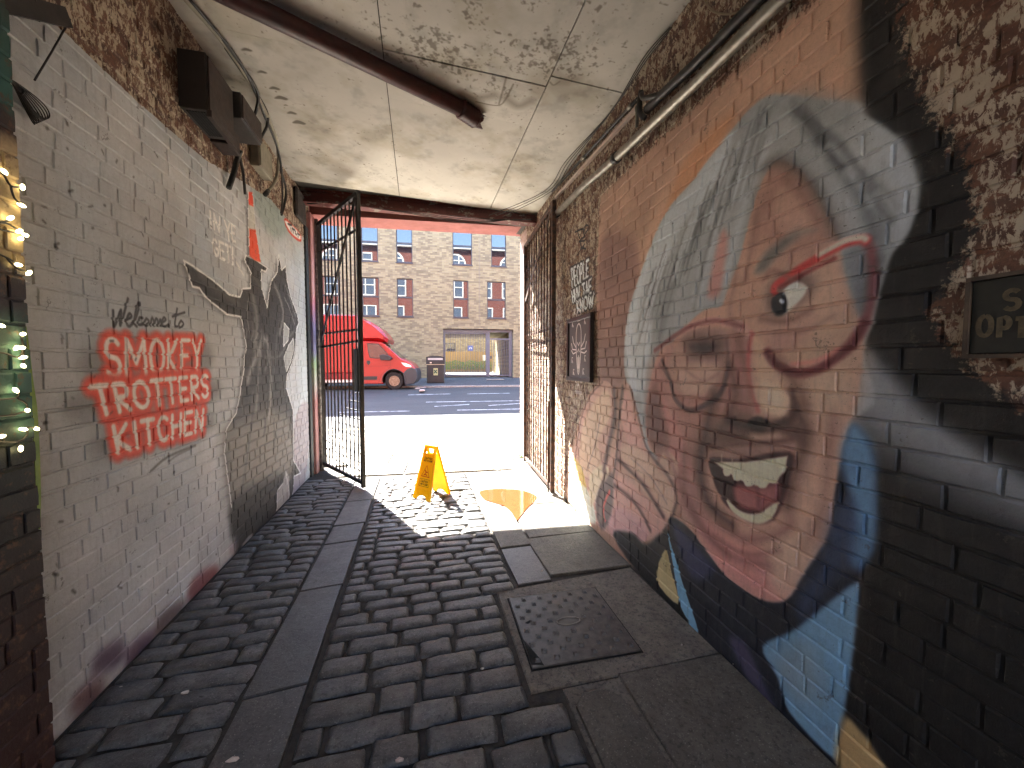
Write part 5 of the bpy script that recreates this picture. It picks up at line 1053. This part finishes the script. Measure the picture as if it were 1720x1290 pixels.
# far kerb and pavement
kz = z_k + .07
fk = stmesh('far_pavement', strip(KB + .16, FB + .3, -60, 60, kz, z_f, th=.8), stone('far_pavement_asphalt', (70, 70, 71), (86, 86, 85), .85, .02, 2, .4), kind='structure')
Li_k = (Matrix.Translation(fk.location) @ Matrix.Rotation(-TH, 4, 'Z')).inverted() @ Matrix.Rotation(-TH, 4, 'Z')
for a in np.arange(-14, 14, .95):
    m = MB().bbox((float(a), KB, z_k - .2), (float(a) + .94, KB + .16, kz + .004), .012); o = part('kerb_stone', m, M_CONC, None); o.data.transform(Li_k); o.parent = fk

# ---- flats across the street
t = NT('buff_brick'); ob = None
tc = t.n.new('ShaderNodeTexCoord'); x, y, z = t.sep(tc.outputs['Object'])
bt = t.n.new('ShaderNodeTexBrick'); t.l.new(t.comb(x, z), bt.inputs['Vector']); bt.inputs['Scale'].default_value = 1.0; bt.inputs['Brick Width'].default_value = .235; bt.inputs['Row Height'].default_value = .08; bt.inputs['Mortar Size'].default_value = .006; bt.offset = .5
bt.inputs['Color1'].default_value = lin((152, 139, 104)); bt.inputs['Color2'].default_value = lin((130, 117, 85)); bt.inputs['Mortar'].default_value = lin((133, 124, 104)); bt.inputs['Bias'].default_value = -.2
rowz = t.math('FLOOR', t.math('DIVIDE', z, .08)); colx = t.math('FLOOR', t.math('ADD', t.math('DIVIDE', x, .235), t.math('MULTIPLY', t.math('FRACT', t.math('MULTIPLY', rowz, .5)), 1.0)))
wn = t.n.new('ShaderNodeTexWhiteNoise'); wn.noise_dimensions = '2D'; t.l.new(t.comb(colx, rowz), wn.inputs['Vector'])
clus = t.noise(.9, 3, .6, tc.outputs['Object'], stretch=(1, 1, 3))
dk = t.ramp(t.math('ADD', t.math('MULTIPLY', wn.outputs['Value'], .7), t.math('MULTIPLY', clus, .6)), [(.70, 0.0), (.80, .42)])
c = t.mix(dk, bt.outputs[0], lin((80, 67, 57))); t.set('Base Color', c); t.set('Roughness', .85); t.bump(bt.outputs['Fac'], -.4, .006); M_BUFF = t.m
M_WFRM = basic('dark_grey_frame', (58, 58, 62), None, .4, bump=0)
t = NT('window_glass'); t.set('Base Color', (.012, .014, .016, 1)); t.set('Roughness', .015); t.set('IOR', 1.95); M_GLASS = t.m
def wrect(x0, y0, x1, y1):
    aL = (STP(x0, y0, FB)[0] + STP(x0, y1, FB)[0]) / 2; aR = (STP(x1, y0, FB)[0] + STP(x1, y1, FB)[0]) / 2; xm = (x0 + x1) / 2
    return aL, aR, STP(xm, y1, FB)[1], STP(xm, y0, FB)[1]
Uw = [(606, 360, 634.6, 438), (665, 360, 692.4, 441), (760, 365, 793, 445.5), (825, 368, 850, 448)]; Lw = [(607.6, 465, 637, 531), (666.6, 467, 694, 531.5), (761, 471, 787, 534), (818, 473.7, 849.5, 535)]
Ur = [wrect(*w_) for w_ in Uw]; Lr = [wrect(*w_) for w_ in Lw]
u0 = np.mean([w_[2] for w_ in Ur]); l0 = np.mean([w_[2] for w_ in Lr]); l1 = np.mean([w_[3] for w_ in Lr]); u1 = u0 + (l1 - l0)
wins = [(w_[0], w_[1], u0, u1) for w_ in Ur] + [(w_[0], w_[1], l0, l1) for w_ in Lr]
pit = Ur[1][0] - Ur[0][0]; a00 = Ur[0][0]
for k in (1, 2, 4, 5): wins += [(a00 - pit * k * 1.2, a00 - pit * k * 1.2 + .92, u0, u1), (a00 - pit * k * 1.2, a00 - pit * k * 1.2 + .92, l0, l1)]
aR_ = Ur[3][1]
for k in (1, 2, 4): wins += [(aR_ + pit * k, aR_ + pit * k + .92, u0, u1), (aR_ + pit * k, aR_ + pit * k + .92, l0, l1)]
e0, e1 = STP(744.5, 600, FB)[0], STP(862, 600, FB)[0]; eh = (STP(744.5, 551.6, FB)[1] + STP(862, 553.5, FB)[1]) / 2
ROOF = 11.6
ba = (e0 + e1) / 2
bld = stthing('apartment_building', 'buff brick flats with dark framed windows across the street', 'building', ba, FB, z_f)
def cells_wall(x0, x1, z0, z1, holes):
    xs = sorted({x0, x1, *[h[0] for h in holes], *[h[1] for h in holes]}); zs = sorted({z0, z1, *[h[2] for h in holes], *[h[3] for h in holes]}); m = MB()
    for j in range(len(zs) - 1):
        run = None
        for i in range(len(xs) - 1):
            cx_, cz_ = (xs[i] + xs[i + 1]) / 2, (zs[j] + zs[j + 1]) / 2; solid = not any(h[0] < cx_ < h[1] and h[2] < cz_ < h[3] for h in holes)
            if solid and run is None: run = xs[i]
            if run is not None and (not solid): m.box((run - ba, 0, zs[j] - z_f), (xs[i] - ba, .16, zs[j + 1] - z_f)); run = None
        if run is not None: m.box((run - ba, 0, zs[j] - z_f), (xs[-1] - ba, .16, zs[j + 1] - z_f))
    return m
part('wall', cells_wall(-32, 34, z_f - .6, ROOF, wins + [(e0, e1, z_f - .6, eh)]), M_BUFF, bld)
part('rear_wall', MB().box((-32 - ba, .161, -.6), (e0 - ba, 8.0, ROOF - z_f - .1)).box((e1 - ba, .161, -.6), (34 - ba, 8.0, ROOF - z_f - .1)).box((e0 - ba, .161, eh - z_f), (e1 - ba, 8.0, ROOF - z_f - .1)), M_BUFF, bld)
part('parapet', MB().box((-32.1 - ba, -.05, ROOF - z_f), (34.1 - ba, .3, ROOF - z_f + .15)), M_WFRM, bld)
part('rain_joint', MB().box((STP(805, 500, FB)[0] - ba, -.006, eh + .2 - z_f), (STP(805, 500, FB)[0] - ba + .02, .01, ROOF - z_f - .02)), basic('joint_grey', (120, 112, 98), None, .8, bump=0), bld)
M_BLIND = basic('pale_blind', (190, 176, 150), None, .8, bump=0)
for k, (x0, x1, z0, z1) in enumerate(wins):
    x0 -= ba; x1 -= ba; z0 -= z_f; z1 -= z_f; f_ = .045; zt = z0 + (z1 - z0) * .51
    m = MB()
    for a, b in [((x0, .07, z0), (x1, .13, z0 + f_ * 1.4)), ((x0, .07, z1 - f_), (x1, .13, z1)), ((x0, .07, z0 + f_ * 1.4), (x0 + f_, .13, z1 - f_)), ((x1 - f_, .07, z0 + f_ * 1.4), (x1, .13, z1 - f_)), ((x0 + f_, .065, zt - .04), (x1 - f_, .135, zt + .04))]: m.box(a, b)
    wo = part('window', m, M_WFRM, bld)
    for (pz0, pz1) in ((z0 + f_ * 1.4, zt - .04), (zt + .04, z1 - f_)):
        ty = random.uniform(-.004, .004); part('pane', MB().add([(x0 + f_, .10, pz0), (x1 - f_, .10 + ty, pz0), (x1 - f_, .10 + ty, pz1), (x0 + f_, .10, pz1), (x0 + f_, .112, pz0), (x1 - f_, .112, pz0), (x1 - f_, .112, pz1), (x0 + f_, .112, pz1)], [(0, 1, 2, 3), (4, 7, 6, 5), (0, 4, 5, 1), (1, 5, 6, 2), (2, 6, 7, 3), (3, 7, 4, 0)]), M_GLASS, wo)
    part('sill', MB().box((x0 - .04, -.04, z0 - .05), (x1 + .04, .155, z0 - .002)), M_WFRM, wo)
# entrance screen and gate
M_STEEL = basic('grey_steel', (98, 103, 112), (88, 93, 102), .45, .3, 6, .05)
eg = stthing('entrance_gate', 'grey steel bar gate and screen in the entrance of the flats', 'gate', ba, FB + .22, z_f)
ex0, ex1 = e0 - ba, e1 - ba; eH = eh - z_f; mp0 = STP(817, 600, FB)[0] - ba; mp1 = STP(823.5, 600, FB)[0] - ba
for nm, a, b in [('post', (ex0 + .005, 0, .02), (ex0 + .12, .12, eH - .15)), ('post', (mp0, 0, .02), (mp1, .12, eH - .15)), ('post', (ex1 - .2, 0, .02), (ex1 - .005, .12, eH - .15)), ('head_rail', (ex0 + .005, -.005, eH - .148), (ex1 - .005, .125, eH - .02)), ('rail', (ex0 + .12, .03, .06), (mp0, .09, .14)), ('rail', (mp1, .03, .06), (ex1 - .2, .09, .14)), ('rail', (mp1, .03, 2.02), (ex1 - .2, .09, 2.1)), ('rail', (ex0 + .12, .03, eH - .24), (mp0, .09, eH - .16))]: part(nm, MB().box(a, b), M_STEEL, eg)
x = ex0 + .19
while x < ex1 - .22:
    if not (mp0 - .02 < x < mp1 + .02): part('bar', MB().box((x, .045, .14), (x + .028, .073, eH - .24 if x < mp0 else 2.02)), M_STEEL, eg)
    x += .088
part('lock', MB().box((mp1 + .01, -.01, 1.0), (mp1 + .1, .03, 1.15)), M_WFRM, eg)
# courtyard behind the flats
CB = FB + 8.0
stmesh('courtyard', strip(FB + .32, CB + 20, -40, 40, z_f - .03, z_f + .1, th=.8), basic('courtyard_paving', (126, 122, 112), (110, 106, 98), .8, scale=3), kind='structure')
ft = stthing('timber_fence', 'pale timber board fence in the courtyard behind the entrance', 'fence', ba - .6, CB + 5.0, z_f)
M_TIM = basic('pale_timber', (146, 122, 74), (124, 102, 62), .7, scale=6, objrand=.15, stretch=(8, 8, 1)); zc = .06
for k in range(46): part('board', MB().box((-3.4 + k * .14, 0, zc), (-3.4 + k * .14 + .13, .02, zc + 1.72 + .01 * (k % 3))), M_TIM, ft)
part('rail', MB().box((-3.4, .021, zc + .4), (3.04, .06, zc + .5)), M_TIM, ft)
hd = stthing('hedge', 'bright green clipped hedge in front of the timber fence', 'hedge', ba - .1, CB + 4.2, z_f + .02)
hm = MB(); rh = random.Random(9)
for k in range(2600):
    x = rh.uniform(-1.9, 2.1); y = rh.uniform(-.3, .35); z_ = rh.uniform(.25, .95 + .08 * math.sin(x * 5)); s_ = rh.uniform(.03, .06)
    d1 = Vector((rh.gauss(0, 1), rh.gauss(0, 1), rh.gauss(0, 1))).normalized() * s_; d2 = Vector((rh.gauss(0, 1), rh.gauss(0, 1), rh.gauss(0, 1))).normalized() * s_ * .6; c_ = Vector((x, y, z_))
    hm.add([c_ - d1, c_ - d2, c_ + d1, c_ + d2], [(0, 1, 2, 3)])
part('foliage', hm, basic('hedge_leaf', (76, 120, 32), (54, 92, 24), .6, bump=0), hd, nrm=False)
for k in range(9): part('stem', MB().tube([(-1.8 + k * .46, .02, -.02), (-1.78 + k * .46, 0, .5)], .015, 5), basic('stem_brown', (80, 60, 40), None, .8, bump=0) if k == 0 else bpy.data.materials['stem_brown'], hd)
rb = stthing('rear_building', 'tan brick building with a wide window behind the courtyard fence', 'building', ba - 2.0, CB + 9, z_f)
part('wall', MB().box((-14, 0, -.5), (14, 4, 7.5)), M_BUFF, rb)
wn_ = part('window', MB().box((-.9, -.05, 1.3), (1.0, .0, 2.75)), M_WFRM, rb); part('pane', MB().box((-.82, -.06, 2.1), (.92, -.051, 2.68)), M_GLASS, wn_); part('pane', MB().box((-.82, -.06, 1.38), (.92, -.051, 2.0)), M_GLASS, wn_)
bs_ = stthing('blue_sign', 'small blue square sign on the tan building seen through the entrance', 'sign', STP(790, 566, CB + 8.95)[0], CB + 8.9, z_f + 2.0)
part('panel', MB().box((-.24, 0, 0), (.24, .03, .5)), basic('blue_enamel', (70, 90, 170), None, .5, bump=0), bs_); part('mark', MB().ribbon([(x * .14, -.001, .25 + z * .14) for x, z in [(-.8, -.6), (-.2, .5), (.3, .5), (.9, -.5)]], .06), basic('pale_blue_mark', (190, 200, 230), None, .5, bump=0), bs_)
stmesh('notice', MB().box((STP(811, 590, CB + 4.9)[0], CB + 4.9, z_f + 1.0), (STP(811, 590, CB + 4.9)[0] + .3, CB + 4.95, z_f + 1.5)), basic('white_notice', (220, 220, 220), None, .6, bump=0), label='small white notice on the courtyard fence beside the entrance post', cat='notice')
a_c = STP(841, 600, FB + 9.2)[0]
colm = stthing('brick_column', 'round tan brick column inside the entrance of the flats', 'column', a_c, FB + 9.2, z_f)
part('shaft', MB().tube([(0, 0, -.02), (0, 0, 6)], .62, 28), M_BUFF, colm, smooth=True); part('base_ring', MB().tube([(0, 0, -.01), (0, 0, .14)], .65, 28), M_CONC, colm)
lb_ = stmesh('floor_light', MB().box((STP(817, 638, 19.6)[0], 19.3, np.interp(19.3, [KB, FB], [kz, z_f]) + .003), (STP(845, 638, 19.6)[0], 19.65, np.interp(19.65, [KB, FB], [kz, z_f]) + .012)), M_CONC, label='pale rectangular cover in the far pavement by the entrance', cat='cover')

# ---- litter bin
bw = (STP(747, 625, BB)[0] - STP(716, 625, BB)[0]); bh = STP(731, 600, BB)[1] - z_b; bx = STP(731.5, 625, BB)[0]
M_BIN = basic('black_bin', (30, 30, 31), (40, 40, 41), .4, 0, 6, .1)
zb = float(np.interp(BB + .3, [KB + .16, FB + .3], [kz, z_f]))
bn_ = stthing('litter_bin', 'black litter bin with a hooded slot on the far pavement', 'bin', bx, BB, zb); h2 = bw / 2
part('body', MB().bbox((-h2 * .95, 0, 0), (h2 * .95, .62, bh * .66), .02), M_BIN, bn_)
part('band', MB().box((-h2 * .98, -.012, bh * .665), (h2 * .98, .63, bh * .685)), basic('bin_band', (180, 165, 135), None, .5, bump=0), bn_)
hood = MB(); hp = [(-h2, bh * .69), (h2, bh * .69), (h2, bh * .95), (h2 * .3, bh), (-h2 * .3, bh), (-h2, bh * .95)]
hood.add([(x, -.02, z) for x, z in hp] + [(x, .64, z) for x, z in hp], [(0, 1, 2, 3, 4, 5), (11, 10, 9, 8, 7, 6)] + [(i, 6 + i, 6 + (i + 1) % 6, (i + 1) % 6) for i in range(6)]); part('hood', hood, M_BIN, bn_)
part('slot', MB().box((-h2 * .8, -.026, bh * .84), (h2 * .8, -.0205, bh * .91)), basic('slot_light', (190, 188, 180), None, .6, bump=0), bn_)
part('sticker', MB().box((-h2 * .6, -.026, bh * .72), (-h2 * .4, -.0205, bh * .765)), basic('sticker', (220, 200, 180), None, .6, bump=0), bn_)
lbm = part('label', MB().box((-h2 * .22, -.008, bh * .28), (h2 * .26, -.0005, bh * .54)), basic('bin_label', (170, 170, 120), None, .5, bump=0), bn_)
part('emblem', MB().ribbon([(x * h2 * .16, -.009, bh * .41 + z * bh * .09) for x, z in [(-1, .8), (1, -.6)]], .05).ribbon([(x * h2 * .16, -.0105, bh * .41 + z * bh * .09) for x, z in [(1, .8), (-1, -.6)]], .05), basic('dark_green_print', (30, 70, 50), None, .5, bump=0), lbm)

# ---- red box van
M_VAN = NT('red_van_paint'); M_VAN.set('Base Color', lin((144, 10, 14))); M_VAN.set('Roughness', .32); M_VAN.set('Coat Weight', .5); M_VAN.set('Coat Roughness', .08)
M_VBLK = basic('black_plastic', (34, 35, 37), None, .55, bump=0); M_VGRY = basic('grey_bumper', (46, 49, 54), None, .5, bump=0); M_TYRE = basic('tyre_rubber', (28, 27, 27), None, .85, bump=.1); M_RIM = basic('steel_rim', (150, 136, 118), (110, 90, 74), .5, .5, 20, .1)
va = STP(662, 640, VB)[0]; vz = zr(VB)
van = stthing('box_van', 'red box van with a rounded roof fairing parked across the street', 'van', va, VB, vz)
def vp(u, v): a, z = STP(u, v, VB); return a - va, z - vz
def extr(pts, y0, y1, inset=.05, off=0.0):
    P_ = np.array(pts, float); c_ = P_.mean(0); n_ = len(P_); d_ = P_ - c_; L_ = np.linalg.norm(d_, axis=1)[:, None]; Q = P_ - d_ / L_ * np.minimum(inset, L_ * .5)
    m = MB(); rings = [(Q, y0), (P_, y0 + inset), (P_, y1 - inset), (Q, y1)] if inset > 0 else [(P_, y0), (P_, y1)]
    V = [(p[0], y, p[1]) for R_, y in rings for p in R_]; F = []
    for r_ in range(len(rings) - 1):
        for i in range(n_): j = (i + 1) % n_; F.append((r_ * n_ + i, r_ * n_ + j, (r_ + 1) * n_ + j, (r_ + 1) * n_ + i))
    F += [tuple(reversed(range(n_))), tuple(range((len(rings) - 1) * n_, len(rings) * n_))]; return m.add(V, F)
wr_ = 14.7 / 650 * VB * 1.0
zc_ = vp(662, 640)[1]
cab = [vp(u, v) for u, v in [(603, 572), (640, 574), (646, 578), (660, 590), (673, 602), (684, 606), (693, 612), (698, 619), (699, 630), (697, 642), (681, 645)]]
cab += [(0 + .46 * math.cos(w_), zc_ + .46 * math.sin(w_)) for w_ in np.linspace(-.15, PI + .15, 12)] + [vp(643, 645), vp(603, 645)]
part('cab', extr(cab, 0, 1.98, .04), M_VAN.m, van, smooth=False)
part('wheel_arch', MB().add([(.0 + .44 * math.cos(w_), y, zc_ + .44 * math.sin(w_)) for y in (.03, .6) for w_ in np.linspace(-.2, PI + .2, 14)], [(i, i + 1, 15 + i, 14 + i) for i in range(13)] + [tuple(range(14, 28))]), M_VBLK, van, nrm=False)
part('arch_trim', MB().tube([(.45 * math.cos(w_), -.004, zc_ + .45 * math.sin(w_)) for w_ in np.linspace(-.1, PI + .1, 18)], .014, 6), M_VBLK, van)
zt_ = vp(601, 530)[1]; zbx = vp(600, 627)[1]; xb_ = vp(604, 600)[0]
part('cargo_box', MB().bbox((xb_ - 4.3, -.06, zbx), (xb_ - .02, 2.06, zt_ + .02), .04), M_VAN.m, van)
part('box_skirt', MB().box((xb_ - 4.3, -.05, vp(600, 637)[1]), (xb_ - .03, 2.04, zbx - .002)), basic('dark_red_skirt', (124, 20, 24), None, .5, bump=0), van)
part('side_rail', MB().box((xb_ - 4.3, -.02, vp(600, 642)[1]), (xb_ - .05, .04, vp(600, 637.2)[1])), basic('white_rail', (220, 220, 218), None, .5, bump=0), van)
part('chassis', MB().box((xb_ - 4.2, .1, .25), (xb_ + .1, 1.9, vp(600, 642.2)[1])), M_VBLK, van)
part('roof_fairing', extr([vp(u, v) for u, v in [(603, 531), (609, 535), (620, 539), (634, 548), (644, 558), (651, 569), (649, 575), (640, 573.5), (603, 571.5)]], .02, 1.98, .16), M_VAN.m, van, smooth=False)
part('side_window', extr([vp(u, v) for u, v in [(618, 578), (635, 578.5), (644, 587), (651, 596), (652, 602), (636, 601.5), (622, 600), (619, 590)]], -.006, .02, .0), M_GLASS, van)
part('window_seal', extr([vp(u, v) for u, v in [(616.8, 576.8), (635.5, 577.2), (645, 586.5), (652.6, 596), (653.5, 603.2), (636, 602.6), (621, 601.2), (617.8, 590)]], -.003, .02, .0), M_VBLK, van)
ws_ = [vp(u, v) for u, v in [(645.8, 577), (672, 601)]]; (x0, z0_), (x1, z1_) = ws_
part('windscreen', MB().add([(x0, .14, z0_ + .006), (x1, .06, z1_ + .006), (x1, 1.92, z1_ + .006), (x0, 1.84, z0_ + .006), (x0 - .03, .14, z0_ - .03), (x1 - .03, .06, z1_ - .03), (x1 - .03, 1.92, z1_ - .03), (x0 - .03, 1.84, z0_ - .03)], [(0, 1, 2, 3), (7, 6, 5, 4), (0, 4, 5, 1), (1, 5, 6, 2), (2, 6, 7, 3), (3, 7, 4, 0)]), M_GLASS, van)
part('door', MB().ribbon([(x, -.001, z) for x, z in [vp(u, v) for u, v in [(611, 643), (611, 600), (615, 577), (636, 575.5), (648, 587), (655, 603), (656, 616), (640, 630), (636, 643)]]], .012), basic('door_gap', (96, 12, 16), None, .6, bump=0), van)
part('waist_line', MB().ribbon([(x, -.0015, z) for x, z in [vp(611, 615), vp(640, 615), vp(660, 613)]], .01), bpy.data.materials['door_gap'], van)
part('handle', extr([vp(u, v) for u, v in [(616, 605.5), (621.5, 605.5), (622, 610), (619, 613.5), (616, 610)]], -.02, .01, .0), M_VBLK, van)
part('mirror', extr([vp(u, v) for u, v in [(639, 597), (646, 595.5), (656, 598), (660, 602), (657, 605.5), (641, 605)]], -.26, -.06, .02), M_VBLK, van); part('mirror_arm', MB().bar((*vp(654, 603)[:1], -.1, vp(654, 603)[1]), (*vp(655, 602)[:1], .04, vp(655, 602)[1]), .05, .06), M_VBLK, van)
part('headlight', extr([vp(u, v) for u, v in [(673.5, 608.5), (682, 610), (690, 613.5), (691, 616.5), (682, 616), (677, 613)]], -.012, .05, .0), basic('lamp_glass', (214, 216, 220), None, .1, .3, bump=0), van)
part('bumper', extr([vp(u, v) for u, v in [(677, 626), (683, 619.5), (690, 616.8), (698.5, 619), (701, 626), (701, 637), (696, 644.5), (680, 647)]], -.012, 1.99, .03), M_VGRY, van)
part('side_moulding', extr([vp(u, v) for u, v in [(611, 632), (634, 632), (633, 638), (611, 638)]], -.022, .01, .0), M_VBLK, van)
for ax in (0, -3.2):
    for y in (.06, 1.66):
        w_ = MB().tube([(ax, y, zc_), (ax, y + .03, zc_), (ax, y + .2, zc_), (ax, y + .23, zc_)], [wr_ * .9, wr_, wr_, wr_ * .9], 28); wo = part('wheel', w_, M_TYRE, van)
        part('rim', MB().tube([(ax, y - .004, zc_), (ax, y + .01, zc_)], wr_ * .58, 24), M_RIM, wo); part('hub', MB().tube([(ax, y - .03, zc_), (ax, y + .0, zc_)], wr_ * .2, 14), M_RIM, wo)
dm = MB()
for k, (u, v) in enumerate([(701, 652), (704, 650), (709, 650), (709, 655), (711, 650)]):
    a, b_ = None, None; d_ = ray(u, v); tt = (zr(VB) + .01 - CAMH) / d_[2]; p = CO + d_ * tt
    solo('paper_scrap', MB().prism([(p[0] - .1, p[1] - .25), (p[0] + .1, p[1] - .2), (p[0] + .08, p[1] + .2), (p[0] - .08, p[1] + .25)], p[2] - .03, p[2] + .008), M_PAPER, ['leftmost white paper scrap on the road below the van bumper', 'small white paper scrap second from the van on the road', 'white paper scrap at the far edge of the cluster on the road', 'nearest white paper scrap of the cluster on the road', 'rightmost white paper scrap on the road towards the bin'][k], 'litter', 'scraps on the road by the van')

# ---- red brick block over the passage (seen reflected in the windows opposite)
t = NT('red_sandstone_brick'); tc = t.n.new('ShaderNodeTexCoord'); x, y, z = t.sep(tc.outputs['Object']); bt = t.n.new('ShaderNodeTexBrick'); t.l.new(t.comb(x, z), bt.inputs['Vector']); bt.inputs['Scale'].default_value = 1
bt.inputs['Brick Width'].default_value = .24; bt.inputs['Row Height'].default_value = .085; bt.inputs['Mortar Size'].default_value = .006; bt.inputs['Color1'].default_value = lin((124, 68, 56)); bt.inputs['Color2'].default_value = lin((108, 58, 48)); bt.inputs['Mortar'].default_value = lin((112, 88, 78))
t.set('Base Color', bt.outputs[0]); t.set('Roughness', .85); M_REDB = t.m
rbk = stthing('red_brick_block', 'red brick block whose ground floor holds the passage', 'building', 0, 6.62, 0)
def stl(x, y): p = np.array([x, y, 0.]); return p @ E1, p @ E2 - 6.62
RT = 11.7
part('wall', MB().prism([stl(-26, 6.62 + 26 * math.sin(TH)), stl(-26, YB), stl(-1.92, YB), stl(-1.92, 6.66)], -.3, 4.33), M_REDB, rbk)
part('wall', MB().prism([stl(2.13, 6.5), stl(2.13, YB), stl(28, YB), stl(28, 6.62 - 26 * math.sin(TH))], -.3, 4.33), M_REDB, rbk)
part('jamb_wall', MB().prism([stl(-1.915, 6.36), stl(-1.55, 6.36), stl(-1.55, 6.70), stl(-1.915, 6.72)], -.3, 4.33), M_JAMB, rbk)
part('jamb_wall', MB().prism([stl(1.80, 6.05), stl(2.12, 6.05), stl(2.12, 6.46), stl(1.80, 6.50)], -.3, 4.33), bpy.data.materials['pale_jamb'], rbk)
part('upper_wall', MB().box((-27, YB - 6.62, 4.335), (28, .02, RT)), M_REDB, rbk)
part('roof', MB().add([(-27.3, .35, RT + .02), (28.3, .35, RT + .02), (28.3, -3.5, RT + .8), (-27.3, -3.5, RT + .8), (-27.3, YB - 6.9, RT + .02), (28.3, YB - 6.9, RT + .02)], [(0, 1, 2, 3), (3, 2, 5, 4), (0, 3, 4), (1, 5, 2), (0, 4, 5, 1)]), basic('slate', (92, 92, 98), (76, 76, 82), .6, scale=3), rbk)
part('eaves', MB().box((-27.2, .02, RT - .09), (28.2, .38, RT)), basic('white_eaves', (220, 218, 212), None, .6, bump=0), rbk)
M_SASH = basic('white_sash', (224, 222, 216), None, .5, bump=0); M_DGLASS = NT('dark_window'); M_DGLASS.set('Base Color', (.1, .13, .18, 1)); M_DGLASS.set('Roughness', .1); M_DGLASS = M_DGLASS.m
for k in range(15):
    x = -17.1 + k * 2.5
    for (z0, z1, ar) in ((4.9, 6.6, False), (7.5, 9.2, False), (8.6, 11.2, True) if k % 2 else (9.9, 11.0, False)):
        pts = [(x - .75, z0), (x + .75, z0), (x + .75, z1), (x - .75, z1)] if not ar else [(x - .85, z0 + 1.55), (x + .85, z0 + 1.55)] + [(x + .85 * math.cos(w_), z1 - .85 + .85 * math.sin(w_)) for w_ in np.linspace(0, PI, 14)]
        m = MB(); n_ = len(pts); m.add([(p[0], .03, p[1]) for p in pts] + [(p[0], -.05, p[1]) for p in pts], [tuple(range(n_)), tuple(range(2 * n_ - 1, n_ - 1, -1))] + [(i, n_ + i, n_ + (i + 1) % n_, (i + 1) % n_) for i in range(n_)])
        wo = part('window', m, M_DGLASS, rbk); fm = MB(); cl = [(p[0], .04, p[1]) for p in pts] + [(pts[0][0], .04, pts[0][1])]; fm.ribbon(cl, .13, (0, 1, 0), .03)
        hw_ = .85 if ar else .75
        for xx_ in ((x,) if not ar else (x - .3, x + .3)): fm.ribbon([(xx_, .035, pts[0][1]), (xx_, .035, z1 - (.1 if ar else 0))], .08, (0, 1, 0), .03)
        zm = (pts[0][1] + z1) / 2; fm.ribbon([(x - hw_, .036, zm), (x + hw_, .036, zm)], .08, (0, 1, 0), .03); part('frame', fm, M_SASH, wo)
